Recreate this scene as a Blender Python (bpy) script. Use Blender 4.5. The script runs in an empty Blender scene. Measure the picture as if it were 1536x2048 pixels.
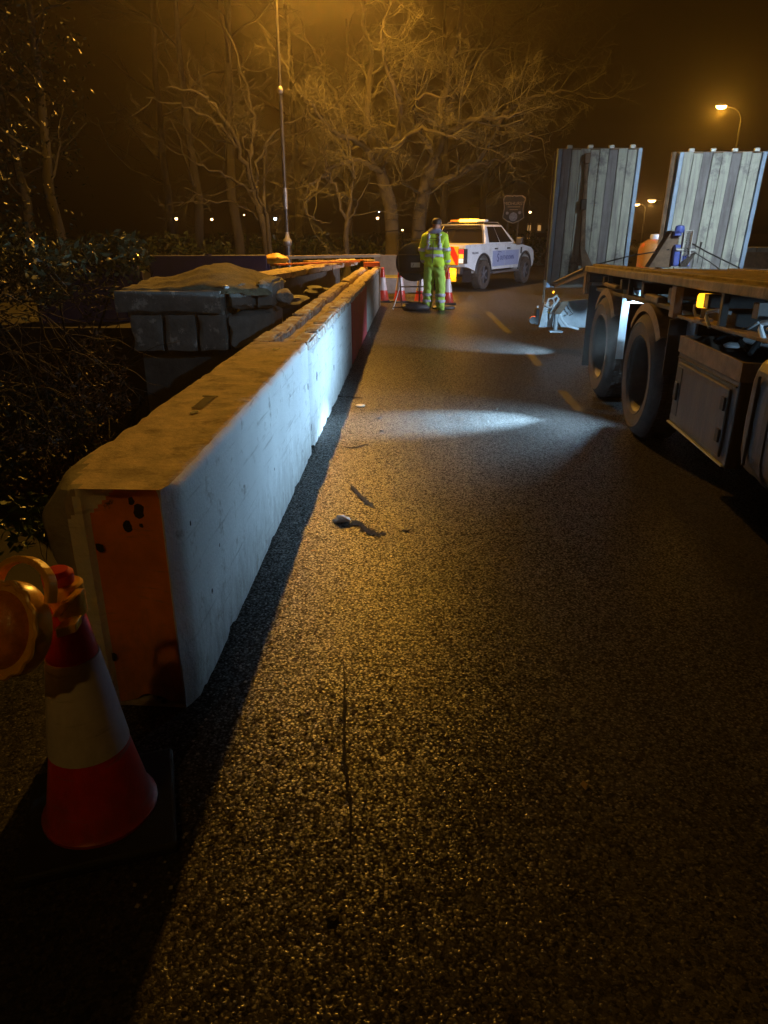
import bpy, bmesh, math, random
from mathutils import Vector, Matrix, noise
R = math.radians
PI = math.pi
sc = bpy.context.scene
col = sc.collection
random.seed(7)

# ------------------------------------------------------------------ camera
PITCH = 21.66
cam = bpy.data.cameras.new('camera')
cam_o = bpy.data.objects.new('camera', cam)
col.objects.link(cam_o)
cam_o.location = (0, 0, 1.55)
cam_o.rotation_euler = (R(90 - PITCH), 0, 0)
cam.sensor_fit = 'VERTICAL'
cam.sensor_height = 32.0
cam.lens = 1420.0 / 2048.0 * 32.0
cam.clip_start = 0.05
cam.clip_end = 1500
sc.camera = cam_o

# ------------------------------------------------------------------ world (night)
W = bpy.data.worlds.new('World')
sc.world = W
W.use_nodes = True
nt = W.node_tree
nt.nodes.clear()
wo = nt.nodes.new('ShaderNodeOutputWorld')
bg = nt.nodes.new('ShaderNodeBackground')
sky = nt.nodes.new('ShaderNodeTexSky')
sky.sky_type = 'NISHITA'
sky.sun_disc = False
sky.sun_elevation = R(-9)
sky.sun_rotation = R(200)
mixw = nt.nodes.new('ShaderNodeMixRGB')
mixw.blend_type = 'ADD'
mixw.inputs[0].default_value = 1
mixw.inputs[2].default_value = (0.016, 0.0068, 0.0013, 1)      # town glow on low cloud
nt.links.new(sky.outputs[0], mixw.inputs[1])
nt.links.new(mixw.outputs[0], bg.inputs[0])
bg.inputs[1].default_value = 0.05
nt.links.new(bg.outputs[0], wo.inputs[0])

sc.view_settings.view_transform = 'Standard'
sc.view_settings.look = 'None'
sc.view_settings.exposure = 0.0
sc.view_settings.gamma = 1.0
sc.view_settings.use_curve_mapping = False
sc.cycles.max_bounces = 6
sc.cycles.volume_bounces = 0
sc.cycles.sample_clamp_indirect = 3.0
sc.cycles.use_light_tree = True

SODIUM = (1.0, 0.46, 0.05)
COLD = (0.42, 0.71, 1.0)
VIOLET = (0.74, 0.80, 1.0)

# ------------------------------------------------------------------ materials
MATS = {}
def mat(name, color, rough=0.6, metal=0.0, noise_scale=None, noise_amt=0.25, bump=0.0, bump_scale=40.0,
        emit=None, emit_s=0.0, spec=0.5, coat=0.0, stain=None, stain_scale=3.0, stain_lo=0.55, stain_hi=0.62,
        transmission=0.0, alpha=1.0, speck=None):
    if name in MATS:
        return MATS[name]
    m = bpy.data.materials.new(name)
    m.use_nodes = True
    n = m.node_tree
    b = n.nodes['Principled BSDF']
    b.inputs['Base Color'].default_value = (*color, 1)
    b.inputs['Roughness'].default_value = rough
    b.inputs['Metallic'].default_value = metal
    b.inputs['Specular IOR Level'].default_value = spec
    b.inputs['Coat Weight'].default_value = coat
    b.inputs['Transmission Weight'].default_value = transmission
    b.inputs['Alpha'].default_value = alpha
    tc = n.nodes.new('ShaderNodeTexCoord')
    src = None
    if noise_scale:
        t = n.nodes.new('ShaderNodeTexNoise')
        t.inputs['Scale'].default_value = noise_scale
        t.inputs['Detail'].default_value = 6
        t.inputs['Roughness'].default_value = 0.65
        n.links.new(tc.outputs['Object'], t.inputs['Vector'])
        r = n.nodes.new('ShaderNodeValToRGB')
        r.color_ramp.elements[0].position = 0.3
        r.color_ramp.elements[1].position = 0.7
        r.color_ramp.elements[0].color = (*[c * (1 - noise_amt) for c in color], 1)
        r.color_ramp.elements[1].color = (*[min(1, c * (1 + noise_amt)) for c in color], 1)
        n.links.new(t.outputs['Fac'], r.inputs[0])
        src = r.outputs[0]
        rr = n.nodes.new('ShaderNodeMapRange')
        rr.inputs[3].default_value = max(0.05, rough - 0.12)
        rr.inputs[4].default_value = min(1, rough + 0.12)
        n.links.new(t.outputs['Fac'], rr.inputs[0])
        n.links.new(rr.outputs[0], b.inputs['Roughness'])
    if stain:
        t = n.nodes.new('ShaderNodeTexNoise')
        t.inputs['Scale'].default_value = stain_scale
        t.inputs['Detail'].default_value = 8
        t.inputs['Roughness'].default_value = 0.7
        n.links.new(tc.outputs['Object'], t.inputs['Vector'])
        r = n.nodes.new('ShaderNodeValToRGB')
        r.color_ramp.elements[0].position = stain_lo
        r.color_ramp.elements[1].position = stain_hi
        r.color_ramp.elements[0].color = (0, 0, 0, 1)
        r.color_ramp.elements[1].color = (1, 1, 1, 1)
        n.links.new(t.outputs['Fac'], r.inputs[0])
        mx = n.nodes.new('ShaderNodeMixRGB')
        mx.inputs[1].default_value = (*color, 1)
        if src:
            n.links.new(src, mx.inputs[1])
        mx.inputs[2].default_value = (*stain, 1)
        n.links.new(r.outputs[0], mx.inputs[0])
        src = mx.outputs[0]
    if speck:
        t = n.nodes.new('ShaderNodeTexVoronoi')
        t.inputs['Scale'].default_value = speck[1]
        n.links.new(tc.outputs['Object'], t.inputs['Vector'])
        t2 = n.nodes.new('ShaderNodeTexNoise')
        t2.inputs['Scale'].default_value = speck[1] * 0.35
        n.links.new(tc.outputs['Object'], t2.inputs['Vector'])
        ad = n.nodes.new('ShaderNodeMath')
        ad.operation = 'ADD'
        n.links.new(t.outputs['Distance'], ad.inputs[0])
        n.links.new(t2.outputs['Fac'], ad.inputs[1])
        lt = n.nodes.new('ShaderNodeMath')
        lt.operation = 'LESS_THAN'
        lt.inputs[1].default_value = speck[2]
        n.links.new(ad.outputs[0], lt.inputs[0])
        mx = n.nodes.new('ShaderNodeMixRGB')
        mx.inputs[1].default_value = (*color, 1)
        if src:
            n.links.new(src, mx.inputs[1])
        mx.inputs[2].default_value = (*speck[0], 1)
        n.links.new(lt.outputs[0], mx.inputs[0])
        src = mx.outputs[0]
    if src:
        n.links.new(src, b.inputs['Base Color'])
    if bump:
        t = n.nodes.new('ShaderNodeTexNoise')
        t.inputs['Scale'].default_value = bump_scale
        t.inputs['Detail'].default_value = 5
        t.inputs['Roughness'].default_value = 0.65
        n.links.new(tc.outputs['Object'], t.inputs['Vector'])
        bp = n.nodes.new('ShaderNodeBump')
        bp.inputs['Strength'].default_value = bump
        bp.inputs['Distance'].default_value = 0.01
        n.links.new(t.outputs['Fac'], bp.inputs['Height'])
        n.links.new(bp.outputs[0], b.inputs['Normal'])
    if emit:
        b.inputs['Emission Color'].default_value = (*emit, 1)
        b.inputs['Emission Strength'].default_value = emit_s
    MATS[name] = m
    return m

def asphalt_mat():
    m = bpy.data.materials.new('asphalt')
    m.use_nodes = True
    n = m.node_tree
    L = n.links
    b = n.nodes['Principled BSDF']
    tc = n.nodes.new('ShaderNodeTexCoord')
    def nz(scale, detail=4, rough=0.6):
        t = n.nodes.new('ShaderNodeTexNoise')
        t.inputs['Scale'].default_value = scale
        t.inputs['Detail'].default_value = detail
        t.inputs['Roughness'].default_value = rough
        L.new(tc.outputs['Object'], t.inputs['Vector'])
        return t
    big = nz(0.55, 7, 0.62)
    med = nz(6, 5)
    # stretched wear tracks along the carriageway
    mp = n.nodes.new('ShaderNodeMapping')
    mp.inputs['Scale'].default_value = (2.2, 0.12, 1)
    L.new(tc.outputs['Object'], mp.inputs[0])
    tr = n.nodes.new('ShaderNodeTexNoise')
    tr.inputs['Scale'].default_value = 1.0
    tr.inputs['Detail'].default_value = 5
    L.new(mp.outputs[0], tr.inputs['Vector'])
    vor = n.nodes.new('ShaderNodeTexVoronoi')
    vor.inputs['Scale'].default_value = 112
    vor.inputs['Randomness'].default_value = 1
    wob = n.nodes.new('ShaderNodeTexNoise')
    wob.inputs['Scale'].default_value = 70
    wob.inputs['Detail'].default_value = 2
    L.new(tc.outputs['Object'], wob.inputs['Vector'])
    wm = n.nodes.new('ShaderNodeVectorMath'); wm.operation = 'MULTIPLY_ADD'
    wm.inputs[1].default_value = (0.016, 0.016, 0.0)
    L.new(wob.outputs['Color'], wm.inputs[0]); L.new(tc.outputs['Object'], wm.inputs[2])
    L.new(wm.outputs[0], vor.inputs['Vector'])
    mixf = n.nodes.new('ShaderNodeMath')
    mixf.operation = 'MULTIPLY_ADD'
    L.new(big.outputs[0], mixf.inputs[0])
    mixf.inputs[1].default_value = 0.5
    tr2 = n.nodes.new('ShaderNodeMath')
    tr2.operation = 'MULTIPLY'
    L.new(tr.outputs[0], tr2.inputs[0])
    tr2.inputs[1].default_value = 0.5
    L.new(tr2.outputs[0], mixf.inputs[2])
    r = n.nodes.new('ShaderNodeValToRGB')
    r.color_ramp.elements[0].position = 0.36
    r.color_ramp.elements[1].position = 0.64
    r.color_ramp.elements[0].color = (0.026, 0.025, 0.024, 1)
    r.color_ramp.elements[1].color = (0.046, 0.044, 0.042, 1)
    L.new(mixf.outputs[0], r.inputs[0])
    # individual chippings
    r2 = n.nodes.new('ShaderNodeValToRGB')
    r2.color_ramp.elements[0].color = (0.3, 0.3, 0.3, 1)
    r2.color_ramp.elements[1].color = (1.9, 1.86, 1.78, 1)
    L.new(vor.outputs['Color'], r2.inputs[0])
    mm = n.nodes.new('ShaderNodeMixRGB')
    mm.blend_type = 'MULTIPLY'
    mm.inputs[0].default_value = 1
    L.new(r.outputs[0], mm.inputs[1])
    L.new(r2.outputs[0], mm.inputs[2])
    L.new(mm.outputs[0], b.inputs['Base Color'])
    rr = n.nodes.new('ShaderNodeMapRange')
    rr.inputs[1].default_value = 0.3
    rr.inputs[2].default_value = 0.7
    rr.inputs[3].default_value = 0.28
    rr.inputs[4].default_value = 0.32
    L.new(mixf.outputs[0], rr.inputs[0])
    L.new(rr.outputs[0], b.inputs['Roughness'])
    b.inputs['Specular IOR Level'].default_value = 0.42
    # the hollows between chippings are matt, and some chippings are duller than others
    hol = n.nodes.new('ShaderNodeMapRange')
    hol.inputs[1].default_value = 0.30
    hol.inputs[2].default_value = 0.62
    hol.inputs[3].default_value = 1.0
    hol.inputs[4].default_value = 0.0
    L.new(vor.outputs['Distance'], hol.inputs[0])
    sep = n.nodes.new('ShaderNodeSeparateColor')
    L.new(vor.outputs['Color'], sep.inputs[0])
    dul = n.nodes.new('ShaderNodeMapRange')
    dul.inputs[1].default_value = 0.25
    dul.inputs[2].default_value = 1.0
    dul.inputs[3].default_value = 0.14
    dul.inputs[4].default_value = 1.0
    L.new(sep.outputs[2], dul.inputs[0])
    spm = n.nodes.new('ShaderNodeMath'); spm.operation = 'MULTIPLY'
    L.new(hol.outputs[0], spm.inputs[0]); L.new(dul.outputs[0], spm.inputs[1])
    L.new(spm.outputs[0], b.inputs['Specular IOR Level'])
    # relief
    sm = n.nodes.new('ShaderNodeMath')
    sm.operation = 'SMOOTH_MIN'
    sm.inputs[2].default_value = 0.15
    L.new(vor.outputs['Distance'], sm.inputs[0])
    sm.inputs[1].default_value = 0.55
    inv = n.nodes.new('ShaderNodeMath')
    inv.operation = 'MULTIPLY_ADD'
    inv.inputs[1].default_value = -1.0
    L.new(sm.outputs[0], inv.inputs[0])
    fine = nz(150, 3)
    L.new(fine.outputs[0], inv.inputs[2])
    coarse = nz(26, 3)
    ad = n.nodes.new('ShaderNodeMath')
    ad.operation = 'MULTIPLY_ADD'
    L.new(coarse.outputs[0], ad.inputs[0])
    ad.inputs[1].default_value = 0.7
    L.new(inv.outputs[0], ad.inputs[2])
    bp = n.nodes.new('ShaderNodeBump')
    bp.inputs['Strength'].default_value = 1.0
    bp.inputs['Distance'].default_value = 0.0012
    L.new(ad.outputs[0], bp.inputs['Height'])
    # every chipping has its own tilt, which makes the wet surface glint
    sub = n.nodes.new('ShaderNodeVectorMath'); sub.operation = 'SUBTRACT'
    sub.inputs[1].default_value = (0.5, 0.5, 0.5)
    L.new(vor.outputs['Color'], sub.inputs[0])
    scl = n.nodes.new('ShaderNodeVectorMath'); scl.operation = 'MULTIPLY'
    scl.inputs[1].default_value = (0.15, 0.15, 0.0)
    L.new(sub.outputs[0], scl.inputs[0])
    av = n.nodes.new('ShaderNodeVectorMath'); av.operation = 'ADD'
    L.new(bp.outputs[0], av.inputs[0]); L.new(scl.outputs[0], av.inputs[1])
    nm = n.nodes.new('ShaderNodeVectorMath'); nm.operation = 'NORMALIZE'
    L.new(av.outputs[0], nm.inputs[0])
    L.new(nm.outputs[0], b.inputs['Normal'])
    return m

M = dict(
    asphalt=asphalt_mat(),
    conc_white=mat('white_painted_concrete', (0.72, 0.73, 0.72), 0.75, noise_scale=2.2, noise_amt=0.10, bump=0.6, bump_scale=60,
                   stain=(0.34, 0.31, 0.27), stain_scale=9, stain_lo=0.57, stain_hi=0.70, speck=((0.06, 0.05, 0.04), 13, 0.34)),
    conc_red=mat('red_painted_concrete', (0.42, 0.045, 0.05), 0.7, noise_scale=4, noise_amt=0.25, bump=0.3, bump_scale=60,
                 stain=(0.3, 0.2, 0.17), stain_scale=8, stain_lo=0.62, stain_hi=0.7),
    conc_orange=mat('orange_painted_concrete', (0.80, 0.27, 0.06), 0.65, noise_scale=5, noise_amt=0.22, bump=0.35, bump_scale=50,
                    stain=(0.12, 0.07, 0.05), stain_scale=9, stain_lo=0.63, stain_hi=0.67, speck=((0.02, 0.015, 0.01), 11, 0.36)),
    conc_bare=mat('bare_concrete', (0.36, 0.33, 0.28), 0.85, noise_scale=5, noise_amt=0.22, bump=0.5, bump_scale=45,
                  stain=(0.2, 0.17, 0.13), stain_scale=6, stain_lo=0.5, stain_hi=0.68),
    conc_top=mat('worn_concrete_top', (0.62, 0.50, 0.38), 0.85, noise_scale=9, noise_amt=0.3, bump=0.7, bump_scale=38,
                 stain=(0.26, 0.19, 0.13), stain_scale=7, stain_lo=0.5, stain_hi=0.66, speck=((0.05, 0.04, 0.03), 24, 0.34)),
    stone=mat('parapet_stone', (0.19, 0.19, 0.175), 0.85, noise_scale=6, noise_amt=0.3, bump=0.8, bump_scale=25),
    stone_mortar=mat('parapet_stone_with_mortar', (0.19, 0.19, 0.175), 0.85, noise_scale=6, noise_amt=0.3, bump=0.9, bump_scale=25,
                     stain=(0.45, 0.44, 0.40), stain_scale=4.5, stain_lo=0.55, stain_hi=0.60),
    mortar=mat('lime_mortar', (0.42, 0.41, 0.37), 0.9, noise_scale=20, noise_amt=0.3, bump=0.8, bump_scale=60),
    moss=mat('mossy_stone_top', (0.17, 0.145, 0.085), 0.95, noise_scale=12, noise_amt=0.45, bump=0.9, bump_scale=40),
    darkwall=mat('dark_wall_stone', (0.11, 0.10, 0.085), 0.9, noise_scale=5, noise_amt=0.3, bump=0.7, bump_scale=25),
    cone_red=mat('cone_red_plastic', (0.60, 0.03, 0.018), 0.35, noise_scale=14, noise_amt=0.2, spec=0.5),
    cone_white=mat('cone_reflective_sleeve', (0.62, 0.58, 0.60), 0.35, noise_scale=30, noise_amt=0.06, spec=0.5),
    rubber=mat('black_rubber', (0.02, 0.02, 0.02), 0.7, noise_scale=12, noise_amt=0.4, bump=0.2),
    yellow=mat('yellow_lamp_plastic', (0.80, 0.43, 0.04), 0.28, noise_scale=14, noise_amt=0.1, coat=0.3),
    amber_lens=mat('amber_lens', (0.70, 0.24, 0.04), 0.12, coat=0.6, noise_scale=24, noise_amt=0.3, bump=0.5, bump_scale=55),
    pole_far=mat('darkened_lamp_column', (0.008, 0.007, 0.006), 0.7),  # shade put into the colour so the columns vanish beside their lamps
    pole=mat('street_lamp_paint', (0.05, 0.045, 0.04), 0.4, metal=0.3, noise_scale=10),
    pole_pale=mat('street_lamp_galvanised', (0.30, 0.29, 0.27), 0.45, metal=0.5, noise_scale=10),
    bark=mat('bark', (0.035, 0.030, 0.022), 0.9, noise_scale=7, noise_amt=0.45, bump=0.8, bump_scale=20),
    bark_dimmed=mat('bark_dimmed', (0.013, 0.011, 0.009), 0.9, noise_scale=7, noise_amt=0.4),  # copy of bark with the missing lamplight put into its darker colour
    twig=mat('lichen_covered_twig', (0.065, 0.06, 0.03), 0.9, noise_scale=3, noise_amt=0.4),
    leaf=mat('evergreen_leaf', (0.020, 0.030, 0.011), 0.5, noise_scale=2, noise_amt=0.5, spec=0.3),
    leaf_pale=mat('pale_evergreen_leaf', (0.10, 0.12, 0.065), 0.35, noise_scale=2, noise_amt=0.5, spec=0.5),
    leaf_green=mat('laurel_leaf', (0.03, 0.08, 0.015), 0.4, noise_scale=2, noise_amt=0.4, spec=0.6),
    leaf_litter=mat('leaf_litter', (0.09, 0.045, 0.015), 0.5, noise_scale=4, noise_amt=0.5),
    earth=mat('earth', (0.015, 0.012, 0.008), 0.95, noise_scale=2, noise_amt=0.4, bump=1.0, bump_scale=8),
    water=mat('river_water', (0.008, 0.008, 0.007), 0.12, bump=0.25, bump_scale=3),
    navy=mat('navy_barrier_plastic', (0.035, 0.03, 0.11), 0.55, noise_scale=6, noise_amt=0.25),
    orange_plastic=mat('orange_barrier_plastic', (0.75, 0.16, 0.02), 0.5, noise_scale=8, noise_amt=0.2),
    yellow_plastic=mat('yellow_barrier_plastic', (0.75, 0.42, 0.04), 0.5, noise_scale=8, noise_amt=0.2),
    ply=mat('plywood_board', (0.30, 0.22, 0.13), 0.7, noise_scale=5, noise_amt=0.3),
    signback=mat('sign_back_black', (0.02, 0.02, 0.022), 0.55, noise_scale=10, noise_amt=0.3),
    frame=mat('galvanised_frame', (0.16, 0.14, 0.12), 0.45, metal=0.6, noise_scale=10),
    label=mat('white_label', (0.75, 0.77, 0.80), 0.5),
    bag=mat('black_sandbag', (0.03, 0.033, 0.04), 0.5, noise_scale=12, noise_amt=0.4, bump=0.8, bump_scale=20),
    hivis=mat('hi_vis_fabric', (0.56, 0.92, 0.06), 0.8, noise_scale=6, noise_amt=0.12, bump=0.5, bump_scale=22),
    hivis2=mat('hi_vis_trouser_fabric', (0.50, 0.86, 0.14), 0.8, noise_scale=6, noise_amt=0.12, bump=0.5, bump_scale=22),
    tape=mat('silver_reflective_tape', (0.60, 0.66, 0.76), 0.45, metal=0.1),
    hoodmat=mat('grey_hood_lining', (0.22, 0.24, 0.34), 0.8),
    skin=mat('skin', (0.45, 0.24, 0.17), 0.5),
    hair=mat('dark_hair', (0.02, 0.014, 0.01), 0.6, noise_scale=40, noise_amt=0.5),
    boot=mat('boot_leather', (0.10, 0.07, 0.03), 0.6),
    carwhite=mat('white_car_paint', (0.72, 0.73, 0.76), 0.32, coat=0.5, noise_scale=3, noise_amt=0.06,
                 stain=(0.42, 0.40, 0.37), stain_scale=2.4, stain_lo=0.5, stain_hi=0.8),
    carblue=mat('blue_grey_door_wrap', (0.34, 0.39, 0.60), 0.4, coat=0.3, noise_scale=3, noise_amt=0.06),
    glass_dark=mat('dark_tinted_glass', (0.012, 0.010, 0.010), 0.08, coat=0.4),
    carblack=mat('black_car_trim', (0.03, 0.03, 0.035), 0.5, noise_scale=10, noise_amt=0.3),
    alloy=mat('dusty_alloy', (0.16, 0.16, 0.18), 0.45, metal=0.4, noise_scale=10, noise_amt=0.2),
    tyre=mat('dusty_tyre', (0.060, 0.048, 0.042), 0.85, noise_scale=10, noise_amt=0.4, bump=0.4, bump_scale=30),
    chev_red=mat('chevron_red', (0.75, 0.04, 0.02), 0.4),
    chev_yellow=mat('chevron_yellow', (0.85, 0.62, 0.03), 0.4),
    tail_red=mat('tail_lamp_red', (0.6, 0.02, 0.02), 0.25, emit=(1, 0.03, 0.04), emit_s=1.1),
    tail_orange=mat('tail_lamp_orange', (0.8, 0.25, 0.02), 0.25, emit=(1, 0.33, 0.03), emit_s=2.2),
    tail_white=mat('tail_lamp_clear', (0.7, 0.7, 0.7), 0.2, emit=(1, 0.85, 0.7), emit_s=0.8),
    amber_glow=mat('lit_amber_lamp', (0.9, 0.5, 0.05), 0.3, emit=(1, 0.48, 0.03), emit_s=14),
    amber_mark=mat('lit_side_marker', (0.9, 0.5, 0.05), 0.3, emit=(1, 0.42, 0.015), emit_s=2.6),
    red_mark=mat('lit_red_marker', (0.8, 0.1, 0.05), 0.3, emit=(1, 0.13, 0.02), emit_s=1.6),
    lamp_sodium=mat('lit_sodium_lamp', (1, 0.8, 0.4), 0.3, emit=(1, 0.62, 0.16), emit_s=60),
    lamp_warm=mat('lit_distant_warm_lamp', (1, 0.8, 0.6), 0.3, emit=(1, 0.56, 0.24), emit_s=10),
    lamp_cold=mat('lit_distant_cold_lamp', (0.9, 0.95, 1), 0.3, emit=(0.75, 0.85, 1.0), emit_s=7),
    lamp_white=mat('lit_work_lamp', (1, 1, 1), 0.3, emit=(0.8, 0.9, 1.0), emit_s=12),
    window_lit=mat('lit_window', (0.6, 0.4, 0.2), 0.3, emit=(1, 0.52, 0.16), emit_s=0.5),
    truckdark=mat('dark_truck_steel', (0.045, 0.038, 0.032), 0.6, metal=0.2, noise_scale=8, noise_amt=0.45, bump=0.3),
    truckbrown=mat('dirty_brown_steel', (0.17, 0.115, 0.075), 0.65, noise_scale=9, noise_amt=0.45, bump=0.4, bump_scale=30),
    plank=mat('worn_deck_timber', (0.27, 0.20, 0.125), 0.75, noise_scale=4, noise_amt=0.4, bump=0.6, bump_scale=30),
    toolbox=mat('dirty_toolbox_plastic', (0.045, 0.034, 0.028), 0.5, noise_scale=6, noise_amt=0.35, bump=0.2),
    ramp_a=mat('weathered_ramp_board', (0.40, 0.44, 0.40), 0.7, noise_scale=4, noise_amt=0.2, bump=0.4,
               stain=(0.16, 0.17, 0.18), stain_scale=2.3, stain_lo=0.53, stain_hi=0.62, speck=((0.12, 0.12, 0.11), 14, 0.32)),
    ramp_b=mat('dark_ramp_board', (0.19, 0.195, 0.215), 0.7, noise_scale=4, noise_amt=0.25, bump=0.3),
    ramp_edge=mat('blue_grey_ramp_edge', (0.20, 0.29, 0.42), 0.5, noise_scale=6, noise_amt=0.2, metal=0.2),
    chequer=mat('galvanised_chequer_plate', (0.55, 0.60, 0.62), 0.4, metal=0.35, noise_scale=12, noise_amt=0.12),
    galv=mat('galvanised_panel', (0.45, 0.48, 0.50), 0.5, metal=0.2, noise_scale=7, noise_amt=0.25, bump=0.3),
    whitepipe=mat('pale_hose', (0.72, 0.75, 0.76), 0.4, noise_scale=12, noise_amt=0.1),
    hydro_blue=mat('blue_hydraulic_paint', (0.10, 0.16, 0.60), 0.35, coat=0.3, noise_scale=10, noise_amt=0.2),
    greasy=mat('greasy_chain_steel', (0.20, 0.20, 0.22), 0.45, metal=0.7, noise_scale=14, noise_amt=0.3),
    drum=mat('yellow_orange_drum', (0.22, 0.10, 0.02), 0.5, noise_scale=6, noise_amt=0.2, stain=(0.5, 0.08, 0.03), stain_scale=5, stain_lo=0.58, stain_hi=0.62),
    sign_brown=mat('dark_sign_face', (0.03, 0.022, 0.016), 0.7),
    sign_cream=mat('cream_sign_paint', (0.42, 0.30, 0.19), 0.6),
    sign_grey=mat('grey_sign_emblem', (0.30, 0.28, 0.31), 0.6, noise_scale=18, noise_amt=0.5),
    navy_text=mat('navy_lettering', (0.02, 0.03, 0.16), 0.5),
    grey_text=mat('grey_lettering', (0.22, 0.23, 0.27), 0.5),
    rock=mat('pale_debris', (0.30, 0.27, 0.24), 0.8, noise_scale=30, noise_amt=0.4, bump=0.6, bump_scale=60),
    darkstuff=mat('dark_debris_and_hole_shade', (0.025, 0.02, 0.016), 0.7, noise_scale=30, noise_amt=0.4),  # also the painted shade of the flat hole patches
    damp=mat('tar_smear', (0.016, 0.015, 0.014), 0.85, spec=0.15, noise_scale=30, noise_amt=0.4, bump=0.6, bump_scale=70),
    line=mat('worn_road_paint', (0.030, 0.030, 0.030), 0.7, noise_scale=30, noise_amt=0.3, bump=0.6, bump_scale=80,
             stain=(0.06, 0.055, 0.05), stain_scale=14, stain_lo=0.42, stain_hi=0.62),
)

def add_splash(m, zmax=.42, dirt=(0.16, 0.13, 0.10)):
    n = m.node_tree; b = n.nodes['Principled BSDF']; L = n.links
    tc = n.nodes.new('ShaderNodeTexCoord'); sx = n.nodes.new('ShaderNodeSeparateXYZ'); L.new(tc.outputs['Object'], sx.inputs[0])
    mr = n.nodes.new('ShaderNodeMapRange'); mr.inputs[1].default_value = 0; mr.inputs[2].default_value = zmax; mr.inputs[3].default_value = .62; mr.inputs[4].default_value = 0
    L.new(sx.outputs[2], mr.inputs[0])
    mp = n.nodes.new('ShaderNodeMapping'); mp.inputs['Scale'].default_value = (3, 3, 1.1); L.new(tc.outputs['Object'], mp.inputs[0])
    t = n.nodes.new('ShaderNodeTexNoise'); t.inputs['Scale'].default_value = 5; t.inputs['Detail'].default_value = 9; t.inputs['Roughness'].default_value = .75
    L.new(mp.outputs[0], t.inputs['Vector'])
    ad = n.nodes.new('ShaderNodeMath'); ad.operation = 'ADD'; L.new(mr.outputs[0], ad.inputs[0]); L.new(t.outputs[0], ad.inputs[1])
    r = n.nodes.new('ShaderNodeMapRange'); r.inputs[1].default_value = .62; r.inputs[2].default_value = 1.25; r.inputs[4].default_value = .85; L.new(ad.outputs[0], r.inputs[0])
    mx = n.nodes.new('ShaderNodeMixRGB'); mx.inputs[2].default_value = (*dirt, 1); L.new(r.outputs[0], mx.inputs[0])
    src = b.inputs['Base Color'].links[0].from_socket
    L.new(src, mx.inputs[1])
    # long horizontal rub marks
    mp2 = n.nodes.new('ShaderNodeMapping'); mp2.inputs['Scale'].default_value = (2, .55, 16); L.new(tc.outputs['Object'], mp2.inputs[0])
    t2 = n.nodes.new('ShaderNodeTexNoise'); t2.inputs['Scale'].default_value = 2.2; t2.inputs['Detail'].default_value = 7; t2.inputs['Roughness'].default_value = .7; L.new(mp2.outputs[0], t2.inputs['Vector'])
    r2 = n.nodes.new('ShaderNodeMapRange'); r2.inputs[1].default_value = .57; r2.inputs[2].default_value = .72; r2.inputs[4].default_value = .8; L.new(t2.outputs[0], r2.inputs[0])
    mx2 = n.nodes.new('ShaderNodeMixRGB'); mx2.inputs[2].default_value = (.22, .20, .18, 1); L.new(r2.outputs[0], mx2.inputs[0]); L.new(mx.outputs[0], mx2.inputs[1])
    L.new(mx2.outputs[0], b.inputs['Base Color'])
for k_ in ('conc_white', 'conc_bare', 'conc_orange'): add_splash(M[k_])
def add_streaks(m, c2):
    n = m.node_tree; b = n.nodes['Principled BSDF']; L = n.links
    tc = n.nodes.new('ShaderNodeTexCoord'); mp = n.nodes.new('ShaderNodeMapping'); mp.inputs['Scale'].default_value = (7, 3, .55); L.new(tc.outputs['Object'], mp.inputs[0])
    t = n.nodes.new('ShaderNodeTexNoise'); t.inputs['Scale'].default_value = 2.4; t.inputs['Detail'].default_value = 8; t.inputs['Roughness'].default_value = .68; L.new(mp.outputs[0], t.inputs['Vector'])
    r = n.nodes.new('ShaderNodeMapRange'); r.inputs[1].default_value = .46; r.inputs[2].default_value = .64; r.inputs[4].default_value = .85; L.new(t.outputs[0], r.inputs[0])
    mx = n.nodes.new('ShaderNodeMixRGB'); mx.inputs[2].default_value = (*c2, 1); L.new(r.outputs[0], mx.inputs[0]); L.new(b.inputs['Base Color'].links[0].from_socket, mx.inputs[1]); L.new(mx.outputs[0], b.inputs['Base Color'])
add_streaks(M['ramp_a'], (.20, .21, .22)); add_streaks(M['ramp_b'], (.10, .10, .11)); add_streaks(M['toolbox'], (.09, .06, .04)); add_streaks(M['plank'], (.12, .09, .06))
add_splash(M['cone_white'], .5, (.30, .27, .22)); add_splash(M['cone_red'], .3, (.10, .05, .035))

# ------------------------------------------------------------------ object helpers
def tag(o, label=None, cat=None, group=None, kind=None):
    if label: o['label'] = label
    if cat: o['category'] = cat
    if group: o['group'] = group
    if kind: o['kind'] = kind
    return o

def empty(name, loc=(0, 0, 0), rz=0.0, label=None, cat=None, group=None):
    o = bpy.data.objects.new(name, None)
    col.objects.link(o)
    o.empty_display_size = 0.2
    o.location = loc
    o.rotation_euler = (0, 0, rz)
    return tag(o, label, cat, group)

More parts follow.
